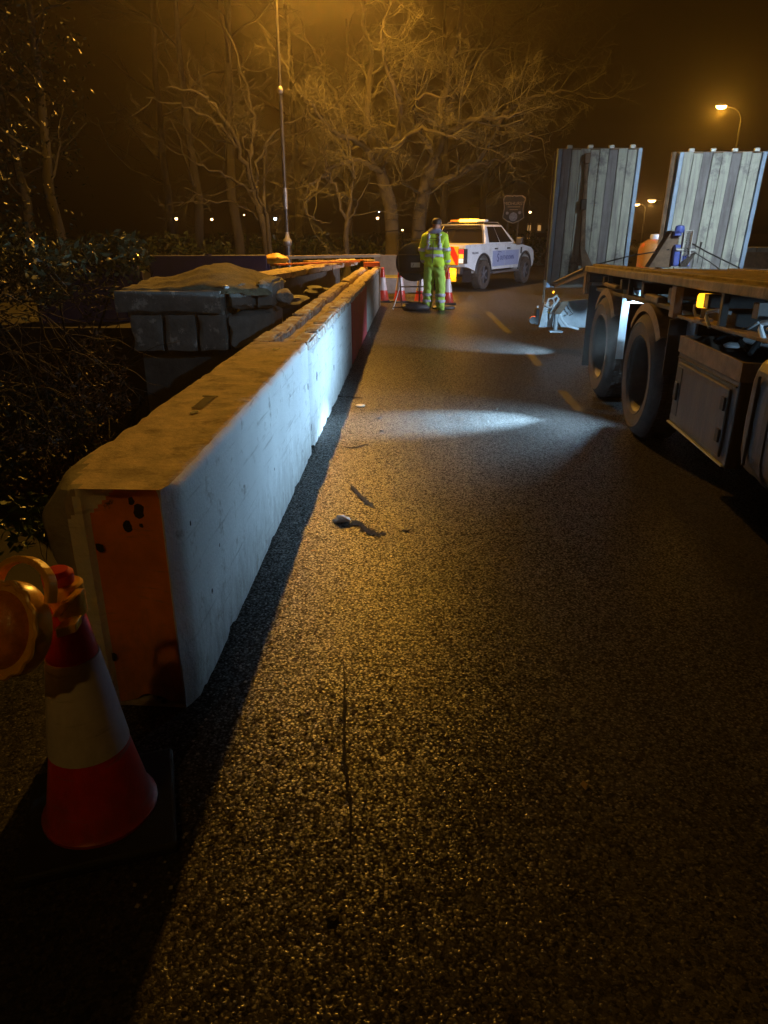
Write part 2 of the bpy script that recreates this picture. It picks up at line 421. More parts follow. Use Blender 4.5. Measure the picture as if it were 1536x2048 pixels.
class MB:
    def __init__(s):
        s.v = []; s.f = []; s.mi = []
    def add(s, vs, fs, mi=0):
        k = len(s.v)
        s.v.extend([tuple(p) for p in vs])
        s.f.extend([tuple(i + k for i in f) for f in fs])
        s.mi.extend([mi] * len(fs))
        return s
    def box(s, x0, x1, y0, y1, z0, z1, mi=0, mtx=None):
        vs = [Vector(p) for p in ((x0, y0, z0), (x1, y0, z0), (x1, y1, z0), (x0, y1, z0), (x0, y0, z1), (x1, y0, z1), (x1, y1, z1), (x0, y1, z1))]
        if mtx: vs = [mtx @ p for p in vs]
        return s.add(vs, [(0, 3, 2, 1), (4, 5, 6, 7), (0, 1, 5, 4), (1, 2, 6, 5), (2, 3, 7, 6), (3, 0, 4, 7)], mi)
    def hexa(s, bot, top, mi=0):
        return s.add(list(bot) + list(top), [(0, 3, 2, 1), (4, 5, 6, 7), (0, 1, 5, 4), (1, 2, 6, 5), (2, 3, 7, 6), (3, 0, 4, 7)], mi)
    def tube(s, pts, rad, n=8, mi=0, cap=True, closed=False):
        pts = [Vector(p) for p in pts]
        if not isinstance(rad, (list, tuple)): rad = [rad] * len(pts)
        k = len(s.v)
        up = None
        N = len(pts)
        for i, p in enumerate(pts):
            if closed: d = pts[(i + 1) % N] - pts[i - 1]
            elif i == 0: d = pts[1] - pts[0]
            elif i == N - 1: d = pts[-1] - pts[-2]
            else: d = pts[i + 1] - pts[i - 1]
            if d.length < 1e-9: d = Vector((0, 0, 1))
            d.normalize()
            if up is None:
                up = Vector((0, 0, 1)) if abs(d.z) < 0.9 else Vector((1, 0, 0))
            a = d.cross(up)
            if a.length < 1e-6: a = d.cross(Vector((0, 1, 0)))
            a.normalize()
            b = a.cross(d)
            up = b
            for j in range(n):
                t = 2 * PI * j / n
                q = p + (a * math.cos(t) + b * math.sin(t)) * rad[i]
                s.v.append((q.x, q.y, q.z))
        M_ = N if closed else N - 1
        for i in range(M_):
            for j in range(n):
                a0 = k + i * n + j; a1 = k + i * n + (j + 1) % n
                b0 = k + ((i + 1) % N) * n + j; b1 = k + ((i + 1) % N) * n + (j + 1) % n
                s.f.append((a0, a1, b1, b0)); s.mi.append(mi)
        if cap and not closed:
            s.f.append(tuple(k + j for j in range(n))[::-1]); s.mi.append(mi)
            s.f.append(tuple(k + (N - 1) * n + j for j in range(n))); s.mi.append(mi)
        return s
    def cyl(s, p0, p1, r, n=16, mi=0, r1=None):
        return s.tube([p0, p1], [r, r if r1 is None else r1], n, mi)
    def lathe(s, prof, n=24, mtx=None, mi=0, closed_prof=False, cap=True):
        k = len(s.v)
        for r, z in prof:
            for j in range(n):
                t = 2 * PI * j / n
                p = Vector((r * math.cos(t), r * math.sin(t), z))
                if mtx: p = mtx @ p
                s.v.append((p.x, p.y, p.z))
        m = len(prof)
        for i in range(m if closed_prof else m - 1):
            i2 = (i + 1) % m
            for j in range(n):
                s.f.append((k + i * n + j, k + i * n + (j + 1) % n, k + i2 * n + (j + 1) % n, k + i2 * n + j)); s.mi.append(mi)
        if not closed_prof and cap:
            if prof[0][0] > 1e-4: s.f.append(tuple(k + j for j in range(n))[::-1]); s.mi.append(mi)
            if prof[-1][0] > 1e-4: s.f.append(tuple(k + (m - 1) * n + j for j in range(n))); s.mi.append(mi)
        return s
    def prism(s, poly, a, b, axis='x', mi=0):
        # poly in the two other axes, extruded along axis from a to b
        def P(u, w, t):
            return {'x': (t, u, w), 'y': (u, t, w), 'z': (u, w, t)}[axis]
        n = len(poly)
        vs = [P(u, w, a) for u, w in poly] + [P(u, w, b) for u, w in poly]
        fs = [tuple(range(n))[::-1], tuple(range(n, 2 * n))] + [(i, (i + 1) % n, n + (i + 1) % n, n + i) for i in range(n)]
        return s.add(vs, fs, mi)
    def build(s, name, mats, parent=None, smooth=False, bevel=0.0, seg=2, loc=None, auto=None):
        me = bpy.data.meshes.new(name)
        me.from_pydata(s.v, [], s.f)
        if not isinstance(mats, (list, tuple)): mats = [mats]
        for m in mats: me.materials.append(m)
        if len(mats) > 1: me.polygons.foreach_set('material_index', s.mi)
        bm = bmesh.new(); bm.from_mesh(me)
        bmesh.ops.recalc_face_normals(bm, faces=bm.faces)
        bm.to_mesh(me); bm.free()
        if smooth:
            me.polygons.foreach_set('use_smooth', [True] * len(me.polygons))
            me.set_sharp_from_angle(angle=R(auto or 40))
        o = bpy.data.objects.new(name, me)
        col.objects.link(o)
        if parent: o.parent = parent
        if loc: o.location = loc
        if bevel:
            b = o.modifiers.new('bevel', 'BEVEL')
            b.width = bevel; b.segments = seg; b.limit_method = 'ANGLE'; b.angle_limit = R(35)
        return o

def children(o): return [c for c in bpy.data.objects if c.parent == o]
def copy_tree(o, parent=None):
    c = o.copy(); col.objects.link(c)
    if parent: c.parent = parent
    for ch in children(o): copy_tree(ch, c)
    return c

def text_obj(name, body, size, m, parent, mtx, extrude=0.002, align='LEFT'):
    cu = bpy.data.curves.new(name, 'FONT')
    cu.body = body; cu.size = size; cu.extrude = extrude; cu.align_x = align
    cu.resolution_u = 3
    t = bpy.data.objects.new(name + '_tmp', cu)
    col.objects.link(t)
    bpy.context.view_layer.update()
    me = bpy.data.meshes.new_from_object(t)
    bpy.data.objects.remove(t)
    me.materials.clear(); me.materials.append(m)
    me.transform(mtx)
    o = bpy.data.objects.new(name, me)
    col.objects.link(o); o.parent = parent
    return o

def light(name, kind, loc, energy, color, parent=None, size=0.1, aim=None, cone=None, blend=0.5):
    L = bpy.data.lights.new(name, kind)
    L.energy = energy; L.color = color
    if kind in ('POINT', 'SPOT'): L.shadow_soft_size = size
    if kind == 'SPOT':
        L.spot_size = R(cone); L.spot_blend = blend
    o = bpy.data.objects.new(name, L)
    col.objects.link(o)
    o.location = loc
    if aim is not None:
        d = Vector(aim) - Vector(loc)
        o.rotation_euler = d.to_track_quat('-Z', 'Y').to_euler()
    if parent: o.parent = parent
    return o

def rock_mesh(mb, c, s, seed, sub=2, jag=0.25, mi=0):
    bm = bmesh.new()
    bmesh.ops.create_icosphere(bm, subdivisions=sub, radius=1)
    k = len(mb.v)
    for v in bm.verts:
        n_ = noise.noise(v.co * 1.3 + Vector((seed * 7.1, seed, 0)))
        p = v.co * (1 + jag * n_ * 2)
        mb.v.append((c[0] + p.x * s[0], c[1] + p.y * s[1], c[2] + p.z * s[2]))
    for f in bm.faces:
        mb.f.append(tuple(k + v.index for v in f.verts)); mb.mi.append(mi)
    bm.free()

def stone_block(name, x0, x1, y0, y1, z0, z1, m, parent, seed=0, amp=0.02, cuts=5, skew=None, top=None):
    """a rough block: subdivided box with rounded, uneven edges"""
    bm = bmesh.new()
    bmesh.ops.create_cube(bm, size=1)
    bmesh.ops.subdivide_edges(bm, edges=bm.edges[:], cuts=cuts, use_grid_fill=True)
    cx, cy, cz = (x0 + x1) / 2, (y0 + y1) / 2, (z0 + z1) / 2
    dx, dy, dz = x1 - x0, y1 - y0, z1 - z0
    for v in bm.verts:
        q = v.co.copy()
        e = sorted([abs(q.x), abs(q.y), abs(q.z)])
        edge = max(0, (e[1] - 0.36)) / 0.14            # close to an edge
        p = Vector((cx + q.x * dx, cy + q.y * dy, cz + q.z * dz))
        n1 = noise.noise(p * 6 + Vector((seed, 0, 0)))
        n2 = noise.noise(p * 17 + Vector((0, seed, 0)))
        pull = edge * (0.35 + 0.65 * max(0, n1 + 0.3)) * amp
        d = Vector((q.x / abs(q.x) if abs(q.x) > .3 else 0, q.y / abs(q.y) if abs(q.y) > .3 else 0, q.z / abs(q.z) if abs(q.z) > .3 else 0))
        p = p - d * pull + Vector((n1, n2, n1 - n2)) * amp * 0.35
        if top is not None and q.z > 0: p.z += top(p.x, p.y)
        if skew is not None: p = skew(p)
        v.co = p
    me = bpy.data.meshes.new(name)
    bm.to_mesh(me); bm.free()
    me.polygons.foreach_set('use_smooth', [True] * len(me.polygons))
    me.set_sharp_from_angle(angle=R(38))
    me.materials.append(m)
    o = bpy.data.objects.new(name, me)
    col.objects.link(o); o.parent = parent
    return o

# ================================================================== GROUND AND SETTING
gr = MB().box(-90, 160, 17.6, 420, -1.2, -0.012).build('ground', M['earth'])
tag(gr, kind='structure')
# bridge carriageway: a thick slab with an edge over the river on the left
rd = MB()
poly = [(-3.4, -5), (14, -5), (14, 9), (26, 24), (60, 44), (56, 50), (18, 34), (5.2, 34), (-0.9, 24), (-1.0, 16.5), (-1.22, 9), (-1.32, 2.25), (-3.4, 2.15)]
rd.prism(poly, -0.9, 0.0, 'z')
road = rd.build('road', M['asphalt'])
tag(road, kind='structure')
wt = MB().box(-60, 0, -8, 17.6, -3.8, -3.5).build('river', M['water'])
tag(wt, kind='structure')
# river bank: sloping earth on the far left
bk = MB()
nx, ny = 40, 40
for j in range(ny + 1):
    for i in range(nx + 1):
        x = -24 + 20.5 * i / nx; y = 1.5 + 18 * j / ny
        t = i / nx
        z = 0.9 * (1 - t) - 3.9 * t ** 2.0 + 0.25 * noise.noise(Vector((x * .8, y * .8, 0)))
        bk.v.append((x, y, z))
for j in range(ny):
    for i in range(nx):
        a = j * (nx + 1) + i
        bk.f.append((a, a + 1, a + nx + 2, a + nx + 1)); bk.mi.append(0)
tag(bk.build('river_bank', M['earth'], smooth=True), kind='structure')

# worn centre-line dashes
def dash(p0, p1, w, name='lane_marking'):
    p0 = Vector((*p0, 0)); p1 = Vector((*p1, 0))
    d = (p1 - p0).normalized(); n_ = Vector((-d.y, d.x, 0)) * w / 2
    vs = []; fs = []
    K = 10
    for i in range(K + 1):
        p = p0.lerp(p1, i / K)
        j1 = 1 + 0.25 * noise.noise(Vector((i * .9, p.x, 1))); j2 = 1 + 0.25 * noise.noise(Vector((i * .7, p.y, 5)))
        vs += [p - n_ * j1, p + n_ * j2]
    vs = [(v.x, v.y, 0.004) for v in vs]
    fs = [(2 * i, 2 * i + 1, 2 * i + 3, 2 * i + 2) for i in range(K)]
    o = MB().add(vs, fs).build(name, M['line'])
    tag(o, kind='structure')
dash((2.02, 11.7), (2.10, 14.9), 0.11)
dash((1.90, 8.75), (1.97, 9.75), 0.11)
dash((1.80, 6.4), (1.84, 7.3), 0.09)

# ================================================================== CONCRETE BLOCKS
def blk_dir(y):           # centreline of the near (road-side) face
    pts = [(2.05, -0.655), (5.2, -0.535), (8.85, -0.385), (11.8, -0.27), (14.1, -0.175), (16.35, -0.075)]
    for (a, xa), (b, xb) in zip(pts, pts[1:]):
        if y <= b: return xa + (xb - xa) * (y - a) / (b - a)
    return pts[-1][1]

def chip(p, seed, s=5.0, thr=0.15, amp=0.05):
    n_ = noise.noise(Vector((p.x * s + seed, p.y * s, p.z * s))) + 0.45 * noise.noise(Vector((p.x * s * 3.1, p.y * s * 3.1 + seed, p.z * s * 3.1)))
    return max(0.0, n_ - thr) * amp

def concrete_block(y0, y1, top, mats, label, seed, endcut=0.07, ragged=1.0, broken_left=False, smooth_to=0.0):
    ang = -math.atan2(blk_dir(y1) - blk_dir(y0), y1 - y0)
    root = empty('concrete_barrier_block', (blk_dir(y0), y0, 0), ang, label, 'concrete block', 'concrete blocks lined up along the bridge edge')
    Wd, L = 0.425, math.hypot(y1 - y0, blk_dir(y1) - blk_dir(y0)) - 0.04
    ch = 0.020
    # cross-section, going round from the bottom right: x from -Wd to 0
    sec = [(0, 0), (0.0, top - ch), (-ch, top), (-Wd + ch, top), (-Wd, top - ch), (-Wd, 0)]
    pts = []
    for (a, b) in zip(sec, sec[1:] + sec[:1]):
        d = math.hypot(b[0] - a[0], b[1] - a[1]); n_ = max(1, int(d / 0.022))
        for i in range(n_): pts.append((a[0] + (b[0] - a[0]) * i / n_, a[1] + (b[1] - a[1]) * i / n_))
    NP = len(pts)
    ys = [0.0, 0.02, 0.045, 0.07]
    k = max(4, int((L - 0.14) / 0.026))
    ys += [0.07 + (L - 0.14) * i / k for i in range(1, k)]
    ys += [L - 0.07, L - 0.045, L - 0.02, L]
    mb = MB()
    def knock(p, w):      # the knocked-off upper left corner of the near end
        d_ = 1 - (p.x + Wd) / 0.115 - p.y / 0.26 - (top - p.z) / 0.14
        if p.x < -Wd + 0.06 and p.y < .6:
            g_ = math.exp(-((p.z - .66) / .13) ** 2) * (1 - p.y / .6)
            p = p + Vector((-0.040 * g_ * (1 + .8 * noise.noise(w * 9)), -0.02 * g_, 0))
        if d_ > 0:
            n_ = Vector((1 / 0.115, 1 / 0.26, -1 / 0.14))
            p = p + n_ * (d_ / n_.length_squared) * (0.86 + 0.10 * noise.noise(w * 11) + 0.06 * noise.noise(w * 29))
        return p
    c = Vector((-Wd / 2, 0, top / 2))
    for yi, y in enumerate(ys):
        e = min(y, L - y)
        for (x, z) in pts:
            xx, zz = x, z
            # vertical chamfers at the ends: right small, left wide
            if e < endcut:
                lim_r = -(endcut - e) * 0.45
                lim_l = -Wd + (endcut - e) * (1.15 if y < L / 2 else 0.5)
                xx = max(min(xx, lim_r), lim_l)
            p = Vector((xx, y, zz))
            near_top = max(0, 1 - abs(zz - top) / 0.06)
            near_side = max(0, 1 - min(abs(xx), abs(xx + Wd)) / 0.05)
            near_bot = max(0, 1 - zz / 0.10)
            near_end = max(0, 1 - e / 0.06)
            edge = max(near_top * near_side, near_bot * near_side, near_end * max(near_side, near_top, near_bot) * 0.8)
            w = Vector((p.x, p.y + y0 * 3, p.z))
            cut = edge * chip(w, seed, 6.5, 0.20, 0.06 * ragged)
            d = (c + Vector((0, y, 0)) - p); d.y = (L / 2 - y) * 0.3 if near_end else 0
            if d.length > 1e-6: p += d.normalized() * cut
            if near_bot > 0 and zz < 0.03:      # ragged foot
                up = max(0, noise.noise(Vector((y * 5 + seed * 3, xx * 2, 1))) * 0.9 + 0.5 * noise.noise(Vector((y * 19, seed, 2)))) * 0.05 * ragged
                if zz < 1e-6: p.z += up
                else: p.z += up * 0.5
            if broken_left: p = knock(p, w)
            if zz > top - 0.001:
                p.z += 0.0035 * noise.noise(Vector((w.x * 9, w.y * 9, 3))) + 0.002 * noise.noise(w * 40)
            p += Vector((0.002 * noise.noise(w * 8), 0, 0))
            mb.v.append(tuple(p))
    def mi_for(p):
        return 0
    for i in range(len(ys) - 1):
        for j in range(NP):
            a0 = i * NP + j; a1 = i * NP + (j + 1) % NP; b0 = a0 + NP; b1 = a1 + NP
            cc = (Vector(mb.v[a0]) + Vector(mb.v[a1]) + Vector(mb.v[b0]) + Vector(mb.v[b1])) / 4
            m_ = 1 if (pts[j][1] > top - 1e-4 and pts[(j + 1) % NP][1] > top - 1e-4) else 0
            if broken_left and 1.05 + 0.35 * noise.noise(cc * 11) > (cc.x + Wd) / 0.12 + cc.y / 0.40 + max(0, (top - cc.z) - .1) / 0.9: m_ = 2
            mb.f.append((a0, b0, b1, a1)); mb.mi.append(m_)
    # ends: shallow V faces, as a grid fan between the left and right halves
    for side in (0, 1):
        yb = 0.0 if side == 0 else L
        k0 = 0 if side == 0 else (len(ys) - 1) * NP
        NZ = 64 if broken_left else 20
        base = len(mb.v)
        ca, cb = (-Wd + endcut * 1.15, -endcut * 0.45) if side == 0 else (-Wd + endcut * .5, -endcut * 0.45)
        KC = 24
        cols = [ca + (cb - ca) * q / KC for q in range(KC + 1)]
        for zi in range(NZ + 1):
            for ci, x in enumerate(cols):
                z = 0.004 + (top - 0.004) * zi / NZ
                v_ = 0.0
                if side == 0:       # recessed panel, deepest along a crease
                    u_ = (x - ca) / (cb - ca)
                    if u_ > .17: v_ = 0.018 + (0.034 * (u_ - .17) / .33 if u_ < .5 else 0.034 * max(0, (.97 - u_)) / .47)
                    if z > top - .03: v_ *= max(0, (top - z) / .03)
                zb = z
                if zi == 0: zb = 0.004 + 0.05 * max(0, noise.noise(Vector((x * 9, seed, 1))))
                q_ = Vector((x, yb + (v_ if side == 0 else 0) + 0.003 * noise.noise(Vector((x * 30, z * 30, seed))), zb))
                if broken_left and side == 0: q_ = knock(q_, Vector((x, y0 * 3, zb)))
                mb.v.append(tuple(q_))
        nc = len(cols)
        for zi in range(NZ):
            for ci in range(nc - 1):
                a = base + zi * nc + ci
                mb.f.append((a, a + 1, a + nc + 1, a + nc))
                q_ = (Vector(mb.v[a]) + Vector(mb.v[a + nc + 1])) / 2
                u_ = (cols[ci] - ca) / (cb - ca)
                mm_ = 0
                if side == 0 and len(mats) > 3:
                    diag = q_.x < -.175 and q_.z > top - .09 * (-.175 - q_.x) / .10
                    wob = 0
                    if .17 + wob < u_ < .93 + wob and not diag: mm_ = 3
                    if broken_left and 1.0 + 0.5 * noise.noise(q_ * 14) > (q_.x + Wd) / 0.13 + (top - q_.z) / 0.20: mm_ = 2
                mb.mi.append(mm_)
        # close behind the V: seal strip from grid border to the ring
    body = mb.build('body', mats, root, smooth=True, auto=50)
    return root, Wd, L

def socket(parent, x, y, z, w, l):  # flat dark disc, the shade of a hole given as colour
    mb = MB()
    prof = [(0.0, -0.001), (0.75, -0.001), (1.0, 0.003), (1.0, 0.0)]
    vs = []; n_ = 12
    for j in range(n_):
        t = 2 * PI * j / n_
        k = 1 + 0.22 * noise.noise(Vector((math.cos(t) * 2, math.sin(t) * 2, x * 7)))
        vs.append((x + w * k * math.cos(t), y + l * k * math.sin(t), z))
    mb.add(vs, [tuple(range(n_))])
    o = mb.build('lifting_hole_shade', M['darkstuff'], parent)
    return o

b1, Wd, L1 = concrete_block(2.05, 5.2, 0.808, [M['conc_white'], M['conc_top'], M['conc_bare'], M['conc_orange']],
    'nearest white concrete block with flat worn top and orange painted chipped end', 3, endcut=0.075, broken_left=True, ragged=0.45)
socket(b1, -0.21, 0.98, 0.8125, 0.017, 0.033)
socket(b1, -0.17, 2.75, 0.8125, 0.025, 0.045)
rb = MB()
for i in range(14):
    rb.box(-0.245 - 0.0, -0.195, 1.06 + i * 0.016, 1.067 + i * 0.016, 0.811, 0.814)
rb.box(-0.26, -0.185, 1.29, 1.298, 0.811, 0.8165)
rb.build('ribbed_cast_mark', M['conc_bare'], b1)
# dark pits on the orange end and on the white side, each a flat ragged patch coloured as a hole's shade
def pit(parent, pts, name='chipped_hole_shade'):
    for (x, y, z, r, ax) in pts:
        n_ = 11; vs = []
        for j in range(n_):
            t = 2 * PI * j / n_
            k = r * (1 + 0.45 * noise.noise(Vector((math.cos(t) * 1.5, math.sin(t) * 1.5, z * 31 + x * 9))))
            if ax == 'y': vs.append((x + k * math.cos(t), y, z + k * 1.15 * math.sin(t)))
            else: vs.append((x, y + k * math.cos(t), z + k * 1.3 * math.sin(t)))
        MB().add(vs, [tuple(range(n_))]).build(name, M['darkstuff'], parent)
E1 = 0.012
def ey(x):
    u_ = (x + .339) / .305
    return .018 + (.034 * (u_ - .17) / .33 if u_ < .5 else .034 * max(0, (.97 - u_)) / .47) - .004
pit(b1, [(-0.262, ey(-.262), 0.60, 0.015, 'y'), (-0.275, ey(-.275), 0.19, 0.015, 'y'), (-0.17, ey(-.17), 0.665, 0.016, 'y'),
         (-0.12, ey(-.12), 0.725, 0.02, 'y'), (-0.145, ey(-.145), 0.755, 0.011, 'y'), (-0.12, ey(-.12), 0.675, 0.007, 'y')])
0 and pit(b1, [(-0.325, E1 + .002, 0.60, 0.016, 'y'), (-0.335, E1 + .002, 0.19, 0.016, 'y'), (-0.17, 0.016, 0.665, 0.016, 'y'),
         (-0.12, 0.016, 0.725, 0.02, 'y'), (-0.145, 0.016, 0.76, 0.013, 'y'), (-0.12, 0.018, 0.675, 0.008, 'y')])
pit(b1, [(0.0035, 0.14, 0.64, 0.008, 'x'), (0.0035, 0.45, 0.42, 0.006, 'x'), (0.0035, 0.30, 0.30, 0.009, 'x'), (0.0035, 0.9, 0.5, 0.006, 'x'),
         (0.0035, 1.6, 0.35, 0.007, 'x'), (0.0035, 2.2, 0.62, 0.009, 'x'), (0.0035, 2.96, 0.52, 0.022, 'x'), (0.0035, 3.05, 0.2, 0.02, 'x'), (0.0035, 2.6, 0.15, 0.01, 'x')])

def upstands(root, L, zf, h, white, seed, seg=(0.35, 0.75), gap=0.03):
    """the two broken rows of concrete upstands either side of the grooved top"""
    rnd = random.Random(seed)
    for side in (0, 1):
        x0, x1 = (-0.425 + 0.002, -0.425 + 0.155) if side == 0 else (-0.15, -0.002)
        y = 0.01
        while y < L - 0.12:
            l = min(rnd.uniform(*seg), L - y - 0.01)
            j0 = rnd.uniform(-0.012, 0.015); hh = h * rnd.uniform(0.8, 1.08)
            stone_block('upstand', x0 + (0 if side == 0 else abs(j0)), x1 + (j0 if side == 0 else 0), y, y + l, zf - 0.02, zf + hh,
                        white, root, seed=seed + y * 3 + side, amp=0.03, cuts=8)
            y += l + rnd.uniform(0.6, 1.4) * gap

up_white = mat('upstand_white_paint_worn_top', (0.70, 0.70, 0.68), 0.8, noise_scale=6, noise_amt=0.2, bump=0.7, bump_scale=40,
               stain=(0.42, 0.30, 0.2), stain_scale=9, stain_lo=0.42, stain_hi=0.56)
def blk(y0, y1, m, label, seed, up):
    r, w, L = concrete_block(y0, y1, 0.745, [m, M['conc_top'], M['conc_bare']], label, seed, endcut=0.05)
    upstands(r, L, 0.745, 0.068, up, seed)
    return r
b2 = blk(5.2, 8.85, M['conc_white'], 'second white concrete block with broken grooved top, behind the nearest one', 11, up_white)
b3 = blk(8.85, 11.8, M['conc_red'], 'dark red painted concrete block between the white and the grey ones', 17, M['conc_top'])
b4 = blk(11.8, 14.1, M['conc_bare'], 'unpainted grey concrete block next to the red one', 23, M['conc_top'])
b5 = blk(14.1, 16.35, M['conc_bare'], 'farthest grey concrete block, ending beside the first small cone', 29, M['conc_top'])
pit(b2, [(0.003, 0.3, 0.5, 0.03, 'x'), (0.003, 1.5, 0.35, 0.025, 'x'), (0.003, 3.3, 0.3, 0.02, 'x'), (0.003, 2.4, 0.6, 0.015, 'x')])

# ================================================================== STONE PARAPET (broken pier) BEYOND THE GAP
pier = empty('stone_parapet_pier', (-2.1, 8.6, -3.5), 0, 'broken dark stone pier with sloping mossy top beyond the white blocks', 'stone pier')
def pz(name, x0, x1, y0, y1, z0, z1, m, seed, amp=0.03, cuts=5, skew=None, top=None):
    return stone_block(name, x0 + 2.1, x1 + 2.1, y0 - 8.6, y1 - 8.6, z0 + 3.5, z1 + 3.5, m, pier, seed, amp, cuts, skew, top)
# lower course: three squared stones facing the camera, two on the splayed corner
xs = [-2.78, -2.41, -2.04, -1.72]
for i in range(3):
    pz('stone', xs[i] + 0.012, xs[i + 1] - 0.012, 7.95, 8.7, 0.30, 0.70, M['stone_mortar'], 3 + i, 0.020, 8)
def splay(p):           # the right-hand end turns back towards the road
    t = max(0, p.x - (-1.72 + 2.1)) / 0.5
    return Vector((p.x, p.y + t * 0.55, p.z))
pz('stone', -1.71, -1.28, 7.96, 8.9, 0.28, 0.69, M['stone'], 9, 0.05, 7, skew=splay)
pz('stone', -1.73, -1.44, 7.99, 8.9, 0.72, 0.98, M['stone_mortar'], 12, 0.09, 8, skew=splay)
pz('stone', -1.46, -1.25, 8.02, 8.9, 0.71, 1.02, M['stone_mortar'], 15, 0.07, 8, skew=splay)
# the long cap stone
def slope_up(x, y): return max(0, (y + 0.65)) * 0.16 + 0.06 * max(0, 1 - abs(x - 0.15) / 0.5)
pz('cap_stone', -2.90, -1.74, 7.90, 9.0, 0.715, 0.955, M['stone_mortar'], 21, 0.024, 9)
mb = MB()
NX, NY = 34, 22
for j in range(NY + 1):
    for i in range(NX + 1):
        x = -2.88 + 1.60 * i / NX; y = 7.93 + 1.35 * j / NY
        yy = y + max(0, (x + 1.72)) * 1.1
        t = j / NY
        ridge = 0.17 * math.exp(-((x + 2.0) / 0.42) ** 2) * math.sin(min(1, t * 1.3) * PI / 2)
        z = 0.958 + 0.05 * t + ridge + 0.03 * noise.noise(Vector((x * 5, y * 5, 0))) + 0.015 * noise.noise(Vector((x * 17, y * 17, 0)))
        if i in (0, NX) or j in (0, NY): z -= 0.05
        if x > -1.6: z -= (x + 1.6) * 0.12
        mb.v.append((x + 2.1, yy - 8.6, z + 3.5))
for j in range(NY):
    for i in range(NX):
        a = j * (NX + 1) + i
        mb.f.append((a, a + 1, a + NX + 2, a + NX + 1)); mb.mi.append(0)
mb.build('mossy_top', M['moss'], pier, smooth=True)
ms = MB()
ms.box(-2.80 + 2.1, -1.75 + 2.1, 8.01 - 8.6, 8.6 - 8.6, 0.66 + 3.5, 0.735 + 3.5)
ms.build('mortar_bed', M['mortar'], pier, bevel=0.01)
MB().box(-2.72 + 2.1, -1.40 + 2.1, 8.1 - 8.6, 9.6 - 8.6, 0, 0.30 + 3.5).build('base_wall', M['darkwall'], pier)
MB().box(-2.70 + 2.1, -1.74 + 2.1, 8.06 - 8.6, 9.2 - 8.6, 0.305 + 3.5, 0.945 + 3.5).build('core', M['darkwall'], pier)
# pale broken stone lodged beside the pier
mb = MB(); rock_mesh(mb, (0, 0, 0), (0.12, 0.13, 0.09), 4.2, 3, 0.3)
rk = mb.build('broken_stone', M['rock'], None, smooth=True, loc=(-1.20, 8.75, 0.80))
tag(rk, 'pale broken stone lodged at the right end of the dark stone pier', 'stone')
mb = MB(); rock_mesh(mb, (0, 0, 0), (0.045, 0.03, 0.02), 1.2, 2, 0.3)
tag(mb.build('stone_chip', M['label'], None, smooth=True, loc=(-1.70, 7.98, 0.98)), 'small white stone chip at the front edge of the stone pier top', 'stone chip')

# river parapet running on behind the blocks
wall = empty('river_wall', (-2.05, 10.0, -3.5), 0, 'long dark stone wall running behind the concrete blocks, with lit coping', 'wall')
p0, p1 = Vector((-2.55, 9.6, 0)), Vector((-1.02, 17.2, 0))
d = (p1 - p0).normalized(); nr = Vector((d.y, -d.x, 0))
ang = math.atan2(d.y, d.x)
def along(s, t, z):
    q = p0 + d * s + nr * t
    return Vector((q.x + 2.05, q.y - 10.0, z + 3.5))
LW = (p1 - p0).length
mb = MB()
mb.hexa([along(0, 0, -3.5), along(LW, 0, -3.5), along(LW, -0.4, -3.5), along(0, -0.4, -3.5)], [along(0, 0, 0.80), along(LW, 0, 0.80), along(LW, -0.4, 0.80), along(0, -0.4, 0.80)])
mb.build('wall_face', M['darkwall'], wall)
s_ = 0.0; i = 0
while s_ < LW - 0.2:
    l = min(random.uniform(0.85, 1.15), LW - s_)
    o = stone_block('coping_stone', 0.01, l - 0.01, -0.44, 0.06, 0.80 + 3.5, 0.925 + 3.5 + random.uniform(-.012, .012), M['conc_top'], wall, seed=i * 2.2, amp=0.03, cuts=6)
    q = along(s_, 0, 0)
    o.location = (q.x, q.y, 0)
    o.rotation_euler = (0, 0, ang)
    s_ += l; i += 1
# a broken ledge of rubble in front of the wall
for k, (x, y, z, s) in enumerate([(-1.45, 11.2, 0.55, .28), (-1.15, 12.6, 0.6, .22), (-1.75, 10.4, 0.48, .18)]):
    mb = MB(); rock_mesh(mb, (0, 0, 0), (s, s * 1.3, s * 0.28), k * 3.3 + 1, 3, 0.3)
    o = mb.build('rubble_stone', M['stone_mortar'], None, smooth=True, loc=(x, y, z))
    MB().box(-s * .6, s * .6, -s * .8, s * .8, -4.0 - z + .5, -s * 0.15).build('footing', M['darkwall'], o)
    tag(o, ['flat broken stone in the gap between the blocks and the long wall', 'small broken stone near the far end of the gap behind the red block', 'small stone right of the dark pier, low in the gap'][k], 'stone', 'broken stones in the gap')

# navy plastic barriers beyond the wall
def navy_barrier(loc, rz, L, H, label):
    r = empty('plastic_barrier', loc, rz, label, 'barrier', 'navy barriers beyond the stone wall')
    mb = MB(); prof = [(-0.20, 0), (0.20, 0), (0.17, 0.25), (0.09, H - 0.08), (0.07, H), (-0.07, H), (-0.09, H - 0.08), (-0.17, 0.25)]
    mb.prism(prof, 0, L, 'x')
    mb.build('body', M['navy'], r, bevel=0.02)
    MB().cyl((L / 2, 0, H - 0.02), (L / 2, 0, H + 0.025), 0.06).build('filler_cap', M['navy'], r)
    MB().box(L, L + 0.06, -0.04, 0.04, 0.2, H - 0.15).build('connector', M['navy'], r, bevel=0.01)
    return r
navy_barrier((-4.55, 14.6, -0.05), R(12), 2.25, 1.14, 'navy plastic barrier with a raised end, right of the pair beyond the wall')
navy_barrier((-6.4, 13.7, -0.1), R(8), 1.85, 1.08, 'dark navy plastic barrier partly hidden behind the stone pier')
